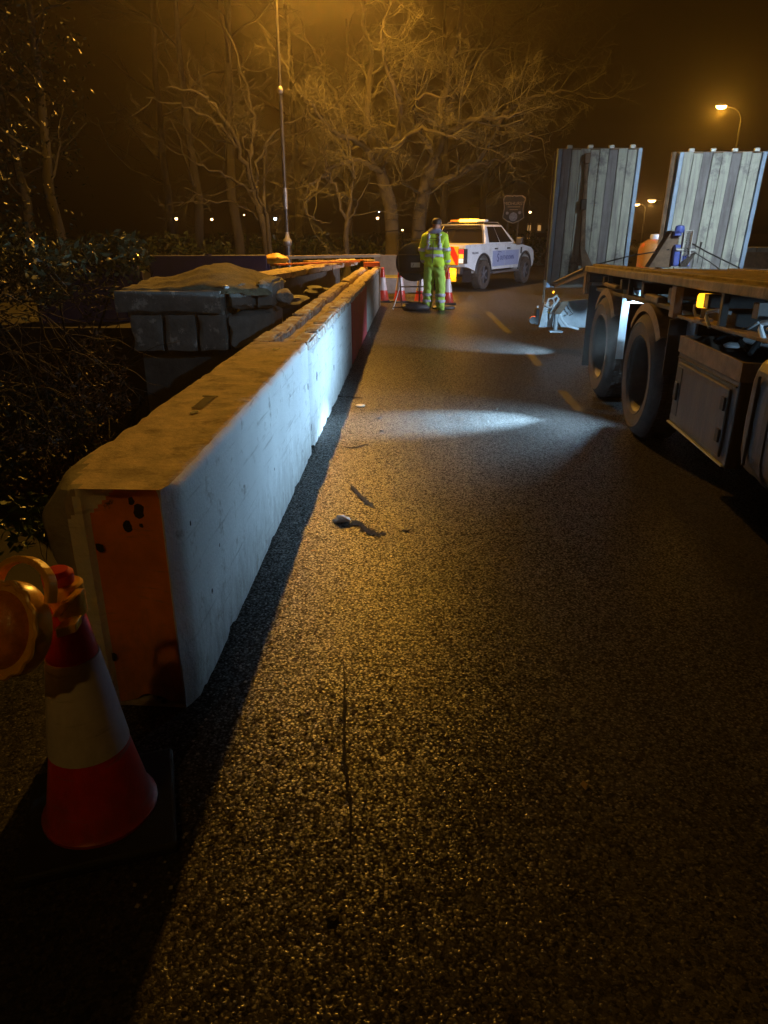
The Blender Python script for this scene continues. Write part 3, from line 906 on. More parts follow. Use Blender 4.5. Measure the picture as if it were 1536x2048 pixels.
ld = MB().box(-9, -2.6, 12.8, 17.7, -3.6, -0.05).build('abutment', M['earth'])
tag(ld, kind='structure')

# orange and yellow boards lying on the wall end
def plank_thing(name, p0, p1, w, h, m, label, cat, grp=None):
    p0 = Vector(p0); p1 = Vector(p1); dd = (p1 - p0)
    o = MB().box(0, dd.length, -w / 2, w / 2, 0, h).build(name, m, None, bevel=0.006)
    o.location = p0
    o.rotation_euler = dd.to_track_quat('X', 'Z').to_euler()
    return tag(o, label, cat, grp)
plank_thing('barrier_board', (-1.95, 13.6, 0.955), (-0.55, 15.6, 0.93), 0.14, 0.03, M['orange_plastic'], 'long orange barrier board lying along the wall top behind the grey blocks', 'board', 'boards on the wall')
plank_thing('barrier_board', (-1.55, 14.9, 0.96), (-0.25, 16.6, 0.92), 0.14, 0.03, M['yellow_plastic'], 'yellow barrier board lying behind the orange one near the far wall end', 'board', 'boards on the wall')
mb = MB(); rock_mesh(mb, (0, 0, 0), (0.25, 0.22, 0.11), 9.1, 3, 0.28)
tag(mb.build('rolled_sheeting', M['yellow_plastic'], None, smooth=True, loc=(-2.20, 15.2, 0.99)), 'crumpled yellow plastic bundle on the wall at the foot of the lamp post', 'sheeting')
plank_thing('barrier_end_cap', (-0.42, 15.9, 0.83), (-0.10, 15.95, 0.83), 0.25, 0.09, M['orange_plastic'], 'short red-orange plastic piece on top of the farthest grey block', 'barrier piece')
plank_thing('timber_rail', (-2.4, 17.2, 0.93), (-0.1, 17.9, 0.95), 0.10, 0.07, M['ply'], 'thin timber rail spanning behind the boards to the plywood panel', 'rail')
MB().box(-0.03, 0.03, -0.03, 0.03, -1.1, 0.0).build('post', M['ply'], bpy.data.objects['timber_rail'])

# plywood barrier across the road behind the cones
pb = empty('plywood_barrier', (-0.25, 18.3, 0), R(-3), 'plywood panel barrier on a concrete foot behind the small cones', 'barrier')
MB().box(0, 1.5, 0, 0.03, 0.52, 0.99).build('panel', M['ply'], pb, bevel=0.004)
MB().box(0.05, 1.45, -0.12, 0.14, 0.10, 0.46).build('foot_block', M['conc_bare'], pb, bevel=0.02)
MB().box(0.05, 0.13, -0.02, 0.06, 0.0, 0.52).build('post', M['ply'], pb)
MB().box(1.36, 1.44, -0.02, 0.06, 0.0, 0.52).build('post', M['ply'], pb)
MB().box(0.25, 0.75, -0.02, -0.0, 0.47, 0.53).build('yellow_strip', M['yellow_plastic'], pb)

# ================================================================== STREET LAMPS
LX, LY, LZ = -1.5, 20.0, 8.3
def street_lamp(loc, height, reach, m_lens, label, light_e=0, color=SODIUM, head=1.0, group='street lamps', detail=True, soft=0.12, side=1, point=False):
    r = empty('street_lamp', loc, 0, label, 'street lamp', group)
    h = height
    if detail:
        mb = MB(); mb.lathe([(0.135, 0), (0.135, 0.06), (0.105, 0.08), (0.10, 1.15), (0.085, 1.2)], 16); mb.build('base', M['pole'], r, smooth=True)
        mb = MB(); mb.lathe([(0.085, 1.15), (0.12, 1.2), (0.12, 1.3), (0.07, 1.36), (0.06, 1.5)], 16); mb.build('collar', M['pole_pale'], r, smooth=True)
        MB().cyl((0, 0, 1.45), (0, 0, 2.05), 0.056, 12).build('lower_shaft', M['pole'], r, smooth=True)
        MB().cyl((0, 0, 2.05), (0, 0, 2.55), 0.062, 12).build('reflective_sleeve', M['pole_pale'], r, smooth=True)
        MB().cyl((0, 0, 2.5), (0, 0, 4.7), 0.052, 12).build('shaft', M['pole'], r, smooth=True)
        mb = MB(); mb.lathe([(0.052, 4.66), (0.075, 4.70), (0.075, 4.76), (0.042, 4.82)], 12); mb.build('joint_ring', M['pole_pale'], r, smooth=True)
        MB().tube([(0, 0, 4.78), (0, 0, h - 0.6)], [0.042, 0.036], 10).build('upper_shaft', M['pole'], r, smooth=True)
    else:
        MB().tube([(0, 0, 0), (0, 0, h - 0.6)], [0.09, 0.05], 8).build('shaft', M['pole_far'], r, smooth=True)
    pts = [(0, 0, h - 0.6)]
    for k in range(1, 9):
        t = k / 8 * PI / 2
        pts.append((side * reach * 0.75 * (1 - math.cos(t)), 0, h - 0.6 + 0.55 * math.sin(t)))
    pts.append((side * reach, 0, h + 0.0))
    MB().tube(pts, 0.032, 8).build('arm', M['pole' if detail else 'pole_far'], r, smooth=True)
    mb = MB()
    hx = side * (reach + 0.25 * head)
    mtx = Matrix.Translation((hx, 0, h)) @ Matrix.Diagonal((0.34 * head, 0.15 * head, 0.10 * head, 1))
    mb.lathe([(0.01, 1), (0.6, 0.85), (0.95, 0.35), (1.0, 0.0), (0.9, -0.05)], 14, mtx)
    mb.build('lamp_head', M['pole_pale'], r, smooth=True)
    mb = MB()
    mtx = Matrix.Translation((hx, 0, h - 0.01 * head)) @ Matrix.Diagonal((0.26 * head, 0.13 * head, 0.13 * head, 1))
    mb.lathe([(1.0, 0.0), (0.92, -0.45), (0.6, -0.85), (0.01, -1)], 14, mtx)
    mb.build('bowl', m_lens, r, smooth=True)
    if light_e:
        if point: light('lamp_light', 'POINT', (hx, 0, h - 0.30 * head), light_e, color, r, soft)
        else: light('lamp_light', 'SPOT', (hx, 0, h - 0.16 * head), light_e, color, r, soft, aim=(hx, 0, 0), cone=168, blend=0.25)
    return r
main = street_lamp((-2.55, LY, 0), LZ + 0.2, 0.75, M['lamp_sodium'], 'tall dark lamp post behind the blocks, its lit sodium lamp above the trees', 9300, SODIUM, 1.0)
street_lamp((-3.6, -5.5, 0), 8.3, 0.75, M['lamp_sodium'], 'sodium street lamp behind the viewpoint, out of frame', 165, SODIUM, 1.0, detail=False, side=1)
street_lamp((14.65, 33, 0), 6.25, 0.7, M['lamp_sodium'], 'lit sodium street lamp high above the right loading ramp', 520, (1, 0.47, 0.04), .8, detail=False, side=-1, point=True)
street_lamp((27.3, 75, 0), 4.25, 1.0, M['lamp_warm'], 'lit street lamp seen between the ramps, the right one of two', 350, (1, 0.5, 0.12), 1.5, detail=False, side=-1, point=True)
street_lamp((25.4, 75, 0), 3.9, 0.6, M['lamp_warm'], 'lit street lamp seen between the ramps, the left and smaller one of two', 200, (1, 0.5, 0.12), 1.2, detail=False, side=-1, point=True)

def small_lamp(x, y, z, m, r_, label):
    r = empty('distant_lamp', (x, y, 0), 0, label, 'distant lamp', 'far lamps beyond the trees')
    MB().cyl((0, 0, -0.5), (0, 0, z), 0.05, 6).build('post', M['pole'], r)
    MB().box(-0.12, 0.12, -0.12, 0.12, z - 0.02 + r_ * .8, z + 0.06 + r_ * .8).build('cap', M['pole'], r)
    mb = MB(); mb.lathe([(0.01, -r_), (r_ * .7, -r_ * .7), (r_, 0), (r_ * .7, r_ * .7), (0.01, r_)], 10, Matrix.Translation((0, 0, z)))
    mb.build('bulb', m, r, smooth=True)
FL = [(-18.6, 66, 2.2, 'w', 0.102, 'tiny warm lamp at the far left beyond the pier, leftmost of the far lamps'),
      (-17.85, 66, 2.45, 'w', 0.132, 'brighter warm lamp just right of the leftmost far one'),
      (-14.8, 66, 2.4, 'w', 0.114, 'single warm lamp midway between the left far pair and the lamp post'),
      (-12.0, 66, 2.75, 'w', 0.072, 'faint warm lamp left of the bright cold one near the lamp post'),
      (-9.35, 66, 2.45, 'c', 0.144, 'bright cold white lamp immediately left of the tall lamp post'),
      (-0.55, 66, 2.5, 'w', 0.120, 'warm lamp left of the paired tree trunks'),
      (-0.45, 70, 3.1, 'c', 0.072, 'small cold lamp just above the warm one by the tree trunk'),
      (0.62, 70, 3.2, 'w', 0.060, 'faint warm lamp between the two thick trunks'),
      (1.45, 60, 1.55, 'w', 0.078, 'low warm lamp glowing behind the round sign frame'),
      (11.0, 58, 2.8, 'w', 0.096, 'small white lamp right of the shield sign')]
for x, y, z, k, r_, lb in FL:
    small_lamp(x, y, z, M['lamp_warm'] if k == 'w' else M['lamp_cold'], r_, lb)
# invented car: its lit lamp stands for a low reflection on the road
sl = empty('stand_in_car', (11.4, 52, 0), R(20), 'invented dark car, one lamp lit in place of the road reflection right of the pickup', 'car')
MB().prism([(-2.1, .3), (2.1, .3), (2.1, .75), (1.2, .9), (.6, 1.4), (-1.3, 1.42), (-2.0, .95)], -.85, .85, 'x').build('body', M['carblack'], sl, bevel=0.05)
for x in (-.7, .7):
    mb = MB(); mb.lathe([(.01, -.03), (.13, -.02), (.14, .02)], 12, Matrix.Translation((x, -2.12, .62)) @ Matrix.Rotation(R(90), 4, 'X'))
    mb.build('headlamp', M['lamp_warm'] if x > 0 else M['glass_dark'], sl)
for x in (-.8, .8):
    for y in (-1.3, 1.3):
        MB().cyl((x - .1, y, .32), (x + .1, y, .32), .32, 14).build('wheel', M['rubber'], sl)

# ================================================================== TREES
def tube_fast(V, F, pts, r0, r1, n):
    k = len(V); N = len(pts)
    for i, p in enumerate(pts):
        if i == 0: dd = pts[1] - pts[0]
        elif i == N - 1: dd = pts[-1] - pts[-2]
        else: dd = pts[i + 1] - pts[i - 1]
        dd = dd.normalized() if dd.length > 1e-9 else Vector((0, 0, 1))
        a = dd.cross(Vector((0.31, 0.17, 0.93)))
        if a.length < 1e-3: a = dd.cross(Vector((1, 0, 0)))
        a.normalize(); b = a.cross(dd)
        rr = r0 + (r1 - r0) * i / (N - 1)
        for j in range(n):
            t = 2 * PI * j / n
            q = p + (a * math.cos(t) + b * math.sin(t)) * rr
            V.append((q.x, q.y, q.z))
    for i in range(N - 1):
        for j in range(n):
            F.append((k + i * n + j, k + i * n + (j + 1) % n, k + (i + 1) * n + (j + 1) % n, k + (i + 1) * n + j))

def grow(V, F, p, dr, length, r0, depth, rnd, up=0.12, maxd=4, spread=0.9, dens=1.0, droop=0.0):
    n_seg = 7 if depth < 2 else (5 if depth < maxd - 1 else 4)
    pts = [p.copy()]
    d_ = dr.normalized()
    kink = 0.20 if depth < 2 else 0.32
    for i in range(n_seg):
        d_ = (d_ + Vector((rnd.gauss(0, kink), rnd.gauss(0, kink), rnd.gauss(0, kink) * 0.8 + up * (0.7 if depth < 3 else 0.5) - droop))).normalized()
        pts.append(pts[-1] + d_ * length / n_seg)
    r1 = r0 * (0.45 if depth < maxd else 0.35)
    tube_fast(V, F, pts, r0, r1, 8 if depth < 1 else (6 if depth < 2 else (4 if depth < 3 else 3)))
    if depth >= maxd: return
    nb = max(2, int((4 + 3.2 * min(depth, 2)) * dens * (0.8 + 0.4 * rnd.random())))
    for b in range(nb):
        t = 0.22 + 0.78 * (b + rnd.random()) / nb
        f = t * n_seg; i = min(int(f), n_seg - 1)
        q = pts[i].lerp(pts[i + 1], f - i)
        base = (pts[i + 1] - pts[i]).normalized()
        rv = Vector((rnd.gauss(0, 1), rnd.gauss(0, 1), rnd.gauss(0, 0.75))).normalized()
        nd = (base * (1 - spread * 0.45) + rv * spread * 0.85).normalized()
        rr = (r0 + (r1 - r0) * t)
        grow(V, F, q, nd, length * rnd.uniform(0.42, 0.68) * (1.1 - 0.35 * t), max(0.006, rr * rnd.uniform(0.42, 0.62)), depth + 1, rnd, up, maxd, spread, dens, droop)

def smooth_path(pts, k=4):
    out = []
    P_ = [Vector(p) for p in pts]
    for i in range(len(P_) - 1):
        a = P_[max(0, i - 1)]; b = P_[i]; c = P_[i + 1]; e = P_[min(len(P_) - 1, i + 2)]
        for j in range(k):
            t = j / k
            out.append(0.5 * ((2 * b) + (c - a) * t + (2 * a - 5 * b + 4 * c - e) * t * t + (3 * b - a - 3 * c + e) * t ** 3))
    out.append(P_[-1])
    return out

def mesh_obj(name, V, F, m, parent):
    me = bpy.data.meshes.new(name)
    me.from_pydata(V, [], F)
    me.materials.append(m)
    me.polygons.foreach_set('use_smooth', [True] * len(me.polygons))
    o = bpy.data.objects.new(name, me); col.objects.link(o); o.parent = parent
    return o

def limb_tree(loc, trunk, limbs, label, seed, mt=None, mtw=None, twig_r=0.03, maxd=3, dens=1.0, group='bare trees behind the roadworks', r_trunk=(0.30, 0.2)):
    root = empty('bare_tree', loc, 0, label, 'tree', group)
    rnd = random.Random(seed)
    V = []; F = []
    o_ = Vector(loc)
    tp = [q - o_ for q in smooth_path(trunk, 5)]
    for i, q in enumerate(tp):
        q += Vector((noise.noise(q * 0.9 + Vector((seed, 0, 0))), noise.noise(q * 0.9 + Vector((0, seed, 0))), 0)) * 0.07
    N = len(tp)
    k = len(V)
    # trunk with swelling foot
    for i in range(N - 1):
        t0, t1 = i / (N - 1), (i + 1) / (N - 1)
        ra = r_trunk[0] + (r_trunk[1] - r_trunk[0]) * t0 + 0.10 * max(0, 1 - t0 * 6)
        rb_ = r_trunk[0] + (r_trunk[1] - r_trunk[0]) * t1 + 0.10 * max(0, 1 - t1 * 6)
        tube_fast(V, F, [tp[i], tp[i + 1]], ra, rb_, 12)
    mesh_obj('trunk', V, F, mt or M['bark'], root)
    V2 = []; F2 = []; V3 = []; F3 = []
    for (pts, r0, r1) in limbs:
        lp = [q - o_ for q in smooth_path(pts, 5)]
        L_ = sum((lp[i + 1] - lp[i]).length for i in range(len(lp) - 1))
        for q in lp[1:]:
            q += Vector((rnd.gauss(0, .04), rnd.gauss(0, .04), rnd.gauss(0, .04)))
        tube_fast(V2, F2, lp, r0, r1, 8)
        nb = int(L_ * 2.3 * dens)
        for b in range(nb):
            t = 0.12 + 0.88 * (b + rnd.random()) / nb
            f = t * (len(lp) - 1); i = min(int(f), len(lp) - 2)
            q = lp[i].lerp(lp[i + 1], f - i)
            base = (lp[i + 1] - lp[i]).normalized()
            rv = Vector((rnd.gauss(0, 1), rnd.gauss(0, 1), rnd.gauss(0, 0.8))).normalized()
            nd = (base * 0.55 + rv * 0.85).normalized()
            rr = r0 + (r1 - r0) * t
            grow(V3, F3, q, nd, rnd.uniform(0.9, 2.1), max(0.012, rr * rnd.uniform(0.28, 0.5)), 1, rnd, 0.10, maxd, 0.95, dens)
    mesh_obj('limbs', V2, F2, mt or M['bark'], root)
    mesh_obj('crown', V3, F3, mtw or M['twig'], root)
    return root

cp, sp_ = math.cos(R(PITCH)), math.sin(R(PITCH))
def at(u, v, y):        # the point at depth y along a line of sight: used to lay out limbs, which then get their own depth
    xc = (u - 768) / 1420.0; yc = -(v - 1024) / 1420.0
    r = Vector((xc, cp + yc * sp_, -sp_ + yc * cp))
    return Vector((0, 0, 1.55)) + r * (y / r.y)

# two thick trunks behind the man
tA = at(786, 500, 27); tA.z = 0
limb_tree((tA.x, tA.y, -0.02), [tA, at(784, 440, 27), at(770, 375, 27.1), at(757, 325, 27.2)],
    [([at(757, 325, 27.2), at(735, 250, 26.5), at(740, 150, 26.8), at(730, 20, 28), at(725, -120, 29)], .17, .04),
     ([at(760, 335, 27.2), at(715, 285, 26), at(665, 262, 25.3), at(625, 215, 24.5), at(600, 190, 24)], .13, .025),
     ([at(765, 345, 27.1), at(700, 320, 26), at(650, 345, 25.4), at(622, 372, 25), at(610, 405, 24.8)], .10, .015),
     ([at(757, 325, 27.2), at(790, 265, 26), at(800, 200, 25), at(770, 120, 24.5), at(765, 40, 24)], .13, .03),
     ([at(762, 335, 27), at(785, 300, 25.6), at(835, 262, 24.6), at(885, 268, 24), at(925, 275, 23.8)], .10, .02),
     ([at(757, 328, 27.2), at(690, 220, 28), at(640, 140, 28.5), at(600, 40, 29)], .12, .03)],
    'thick bare tree with the left one of two trunks rising behind the sign', 5, dens=0.95, maxd=3, r_trunk=(.27, .19))
tB = at(836, 520, 27.8); tB.z = 0
limb_tree((tB.x, tB.y, -0.02), [tB, at(838, 440, 27.8), at(852, 370, 27.8), at(868, 315, 27.8)],
    [([at(868, 315, 27.8), at(880, 240, 27), at(895, 160, 27), at(915, 60, 27.5), at(930, -100, 28)], .19, .05),
     ([at(850, 378, 27.8), at(905, 352, 27.4), at(960, 320, 27), at(1010, 230, 26.6), at(1060, 200, 26.3), at(1120, 182, 26), at(1180, 196, 26)], .13, .02),
     ([at(895, 356, 27.5), at(950, 332, 27), at(1010, 316, 26.7), at(1060, 300, 26.4)], .07, .012),
     ([at(868, 315, 27.8), at(905, 260, 26), at(960, 238, 24.8), at(1010, 236, 24), at(1045, 225, 23.7)], .12, .02),
     ([at(880, 240, 27), at(940, 140, 27.5), at(1000, 70, 28), at(1070, 20, 28.5), at(1120, -40, 29)], .11, .03),
     ([at(868, 315, 27.8), at(840, 260, 26.4), at(825, 215, 25.2), at(850, 190, 24.4), at(905, 195, 23.8)], .10, .02),
     ([at(990, 270, 26.6), at(1040, 262, 26.4), at(1090, 285, 26.1), at(1105, 270, 26)], .05, .01),
     ([at(1010, 230, 26.6), at(1045, 150, 27), at(1100, 110, 27.3), at(1150, 120, 27.5)], .06, .012),
     ([at(845, 385, 27.8), at(815, 372, 26.8), at(790, 362, 26)], .05, .01)],
    'thick bare tree with the right one of two trunks and long limbs over the pickup', 8, dens=0.95, maxd=3, r_trunk=(.27, .20))
# forked young tree between lamp post and trunks
tC = at(694, 530, 25); tC.z = 0
limb_tree((tC.x, tC.y, -0.02), [tC, at(692, 480, 25), at(697, 440, 25)],
    [([at(697, 440, 25), at(705, 370, 25), at(700, 310, 24.8), at(690, 255, 24.5)], .07, .015),
     ([at(692, 450, 25), at(676, 395, 25), at(655, 340, 24.8), at(640, 290, 24.5)], .06, .015),
     ([at(655, 350, 24.8), at(625, 380, 24.3), at(612, 420, 24), at(640, 445, 24), at(662, 444, 24)], .03, .008),
     ([at(697, 440, 25), at(720, 400, 24.8), at(740, 350, 24.5)], .035, .01)],
    'slender forked bare tree right of the lamp post', 12, dens=0.85, maxd=3, r_trunk=(.10, .075))
# left tree group near the lamp post
tD = at(535, 530, 24); tD.z = 0
limb_tree((tD.x, tD.y, -0.02), [tD, at(530, 470, 24), at(508, 385, 24)],
    [([at(508, 385, 24), at(480, 300, 23.5), at(440, 225, 23), at(395, 185, 22.5), at(330, 172, 22)], .09, .015),
     ([at(510, 390, 24), at(520, 310, 24), at(560, 255, 24), at(610, 235, 24)], .07, .012),
     ([at(480, 300, 23.5), at(430, 245, 23), at(370, 215, 22.5), at(300, 195, 22)], .05, .01),
     ([at(508, 385, 24), at(470, 360, 23.4), at(410, 335, 22.8), at(350, 300, 22)], .05, .01),
     ([at(520, 440, 24), at(480, 410, 23.4), at(420, 400, 23), at(370, 375, 22)], .035, .008),
     ([at(500, 340, 24), at(505, 240, 24.5), at(480, 130, 25), at(440, 20, 25.5)], .07, .02)],
    'bare spreading tree left of the lamp post with long arching branches', 15, dens=0.7, maxd=3, r_trunk=(.13, .10), mt=M['bark_dimmed'], mtw=M['bark_dimmed'])
tE = at(552, 545, 22.5); tE.z = 0
limb_tree((tE.x, tE.y, -0.02), [tE, at(540, 500, 22.5), at(533, 430, 22.5)],
    [([at(533, 430, 22.5), at(525, 360, 22.5), at(530, 290, 22.3)], .06, .015),
     ([at(533, 430, 22.5), at(512, 380, 22.3), at(498, 320, 22), at(485, 260, 22)], .05, .012)],
    'thin bare tree stem just left of the lamp post base', 19, dens=0.7, maxd=3, r_trunk=(.085, .06), mt=M['bark_dimmed'], mtw=M['bark_dimmed'])
# wood farther back, its bark colour darkened to look less lit
def generic_tree(loc, h, seed, label):
    root = empty('bare_tree', loc, 0, label, 'tree', 'background wood')
    rnd = random.Random(seed)
    V = []; F = []; V3 = []; F3 = []
    tp = [Vector((0, 0, 0))]
    for i in range(8): tp.append(tp[-1] + Vector((rnd.gauss(0, .08), rnd.gauss(0, .08), h / 8)))
    tube_fast(V, F, tp, 0.22, 0.07, 8)
    mesh_obj('trunk', V, F, M['bark_dimmed'], root)
    for b in range(10):
        t = 0.28 + 0.72 * b / 10
        f = t * 8; i = min(int(f), 7)
        q = tp[i].lerp(tp[i + 1], f - i)
        a = rnd.uniform(0, 2 * PI)
        grow(V3, F3, q, Vector((math.cos(a), math.sin(a), 0.5)), rnd.uniform(2.4, 4.2) * (1.15 - .5 * t), 0.06 * (1.2 - t * .7), 1, rnd, 0.12, 3, 0.9, 0.55)
    mesh_obj('crown', V3, F3, M['bark_dimmed'], root)
    return root
BT = [(-7.5, 31, 11, 'dark bare tree far back between the left tree and the lamp post'), (-3.9, 34, 12, 'dark bare tree directly behind the lamp post'),
      (-1.6, 36, 11, 'dark straight-trunked tree far back left of the paired trunks'), (5.5, 42, 12, 'dark bare tree far behind the pickup cab'),
      (-11.5, 27, 11, 'dark bare tree high at the far left above the evergreens'), (-10.0, 36, 13, 'dark tall tree far left behind the spreading one'),
      (-14.5, 31, 12, 'dark bare tree at the left edge beyond the evergreens'), (2.8, 37, 12, 'dark bare tree behind and between the two thick trunks'),
      (-5.7, 30, 12, 'dark bare tree rising left of the lamp post top')]
g0 = generic_tree(BT[0][:2] + (0,), BT[0][2], 41, BT[0][3])
g1 = generic_tree(BT[1][:2] + (0,), BT[1][2], 43, BT[1][3])
for k, (x, y, h, lb) in enumerate(BT[2:]):
    c = copy_tree((g0, g1)[k % 2]); c.location = (x, y, 0); c.rotation_euler = (0, 0, 1.3 * k + .5); c.scale = (1, 1, 0.9 + 0.05 * (k % 4)); c['label'] = lb

# ---------------------------------------------------------------- evergreens at the left
def leaf_cloud(name, parent, n_, centres, size, m, seed, clump=True):
    rnd = random.Random(seed)
    V = []; F = []
    for _ in range(n_):
        c, rad = centres[rnd.randrange(len(centres))]
        while True:
            p = Vector((rnd.uniform(-1, 1), rnd.uniform(-1, 1), rnd.uniform(-1, 1)))
            if p.length < 1: break
        p = Vector((p.x * rad[0], p.y * rad[1], p.z * rad[2])) + Vector(c)
        if clump and noise.noise(p * 1.7 + Vector((seed, 0, 0))) < -0.08: continue
        s = size * rnd.uniform(0.6, 1.3)
        a = Vector((rnd.gauss(0, 1), rnd.gauss(0, 1), rnd.gauss(0, .6) - .5)).normalized()
        b = a.cross(Vector((rnd.gauss(0, 1), rnd.gauss(0, 1), rnd.gauss(0, 1)))).normalized()
        nn = a.cross(b) * s * 0.12
        k = len(V)
        V.extend([tuple(p - a * s), tuple(p - b * s * .36 + nn), tuple(p + a * s), tuple(p + b * s * .36 + nn)])
        F.append((k, k + 1, k + 2, k + 3))
    return mesh_obj(name, V, F, m, parent)

def evergreen(loc, label, seed, centres, n_, size, m, stems=6, h=2.5):
    r = empty('evergreen_shrub', loc, 0, label, 'shrub', 'evergreen shrubs on the river bank')
    rnd = random.Random(seed)
    V = []; F = []
    for i in range(stems):
        a = rnd.uniform(0, 2 * PI)
        pts = [Vector((rnd.gauss(0, .1), rnd.gauss(0, .1), 0))]
        d_ = Vector((math.cos(a) * .35, math.sin(a) * .35, 1))
        for _ in range(6):
            d_ += Vector((rnd.gauss(0, .2), rnd.gauss(0, .2), 0)); pts.append(pts[-1] + d_.normalized() * h / 6)
        tube_fast(V, F, pts, .035, .01, 5)
    mesh_obj('stems', V, F, M['bark_dimmed'], r)
    leaf_cloud('foliage', r, n_, centres, size, m, seed)
    return r
evergreen((-5.6, 9.8, -1.6), 'tall dark glossy evergreen rising at the left above the stone pier', 3,
          [((0, 0, 3.6), (1.9, 1.4, 2.0)), ((.6, 0, 5.0), (1.5, 1.2, 1.4)), ((-1.2, .4, 4.6), (1.6, 1.2, 1.8)), ((.9, -.3, 2.6), (1.3, .9, .8))], 17000, .036, M['leaf'], 8, 5.5)
evergreen((-8.2, 10.6, -1.2), 'pointed dark evergreen at the far left edge lit orange', 4,
          [((0, 0, 2.4), (1.6, 1.4, 2.0)), ((.2, 0, 4.0), (1.0, .9, 1.4)), ((.1, 0, 5.2), (.45, .45, .9))], 9000, .06, M['leaf_litter'], 5, 5)
evergreen((-3.75, 9.1, -1.5), 'pale grey-green shrub with drooping leaves directly left of the stone pier', 5,
          [((0, 0, 2.55), (.8, .7, .5)), ((-.7, 0, 2.5), (.6, .6, .5)), ((.45, .3, 2.75), (.4, .4, .3))], 2600, .06, M['leaf_pale'], 7, 2.9)
evergreen((-5.2, 7.8, -1.9), 'low tangled dark shrub below the pale one on the bank', 6,
          [((0, 0, 1.6), (1.4, 1.0, .9)), ((.9, .5, 1.1), (.9, .8, .8)), ((-1.0, 0, 1.9), (1.0, .8, .9))], 7000, .045, M['leaf'], 9, 2.4)
evergreen((-3.45, 4.7, -1.8), 'bright green laurel at the left edge, low and nearest the camera', 7,
          [((-.1, 0, 1.55), (.35, .5, .55)), ((.5, .4, 1.25), (.5, .4, .22))], 900, .05, M['leaf_green'], 4, 1.6)
evergreen((-3.3, 7.9, -1.9), 'low shrub with orange glinting leaves under the left end of the pier', 8,
          [((0, 0, 1.9), (.5, .5, .6)), ((-.4, -.3, 1.1), (.8, .6, .45))], 2200, .035, M['leaf_litter'], 5, 1.8)
V = []; F = []
rnd = random.Random(5)
for _ in range(70):
    p = Vector((rnd.uniform(-6.5, -3.2), rnd.uniform(6.2, 9), rnd.uniform(-0.9, 1.2)))
    grow(V, F, p, Vector((rnd.uniform(.2, 1), -.3, rnd.uniform(-.6, .4))), rnd.uniform(.7, 1.6), .007, 3, rnd, 0.0, 4, .8, .7, droop=.05)
br = mesh_obj('bramble_stems', V, F, M['bark'], None)
tag(br, 'tangle of thin arching bramble stems on the bank at the left', 'brambles', kind='stuff')
lf = leaf_cloud('fallen_leaves', None, 260, [((-3.3, 6.9, -0.42), (1.0, .35, .06))], .028, M['leaf_litter'], 9, False)
tag(lf, 'row of wet orange leaves glinting along a dark ledge at the left', 'leaves', kind='stuff')
# hedge line closing the view at ground level
hd = empty('hedge', (0, 0, 0), 0, 'dark low undergrowth along the far side behind the trees', 'hedge')
leaf_cloud('foliage', hd, 26000, [((x, 31 + 2 * math.sin(x), .55), (2.6, 1.2, .95)) for x in range(-30, 2, 2)] + [((x, 37, .6), (2.6, 1.2, 1.1)) for x in range(2, 12, 2)], .11, M['leaf'], 31)

# ================================================================== SHIELD SIGN, BACKGROUND RIGHT
sg = empty('shield_sign', (4.37 * 30 / 26, 30, 0), R(-8), 'dark shield-shaped place sign with cream lettering and crest behind the pickup', 'sign')
SH = [(-.40, .47), (-.30, .52), (-.06, .50), (0, .53), (.06, .50), (.30, .52), (.44, .42), (.42, .30), (.37, .05), (.38, -.12), (.43, -.28), (.26, -.40), (.0, -.50), (-.24, -.42), (-.42, -.30), (-.40, -.12), (-.37, .05), (-.42, .36)]
def shp(k, dz=0): return [(x * k, 2.28 + z * k + dz) for x, z in SH]
MB().prism(shp(.95), -.02, .02, 'y').build('face', M['sign_brown'], sg)
mb = MB()
o1 = shp(1.0); i1 = shp(.93); n_ = len(o1)
vs = [(x, -.03, z) for x, z in o1] + [(x, -.03, z) for x, z in i1] + [(x, .03, z) for x, z in o1] + [(x, .03, z) for x, z in i1]
fs = []
for j in range(n_):
    k = (j + 1) % n_
    fs += [(j, k, n_ + k, n_ + j), (2 * n_ + j, 3 * n_ + j, 3 * n_ + k, 2 * n_ + k), (j, 2 * n_ + j, 2 * n_ + k, k), (n_ + j, n_ + k, 3 * n_ + k, 3 * n_ + j)]
mb.add(vs, fs).build('border', M['sign_cream'], sg)
text_obj('lettering', 'MIDHURST', .165, M['sign_cream'], sg, Matrix.Translation((0, -.026, 2.45)) @ Matrix.Rotation(R(90), 4, 'X'), align='CENTER')
MB().box(-.24, .24, -.03, -.024, 2.375, 2.395).build('text_rule', M['sign_cream'], sg)
MB().box(-.16, .16, -.03, -.024, 2.275, 2.295).build('text_rule', M['sign_cream'], sg)
for (x, z, r_) in ((0, 2.03, .16), (-.24, 2.16, .055), (.24, 2.18, .06)):
    mb = MB(); mb.lathe([(.01, .008), (r_, .006), (r_, -.002)], 18, Matrix.Translation((x, -.022, z)) @ Matrix.Rotation(R(90), 4, 'X'))
    mb.build('emblem', M['sign_grey'], sg)
for x in (-.2, .2): MB().cyl((x, .05, 0), (x, .05, 2.6), .035, 8).build('post', M['frame'], sg)

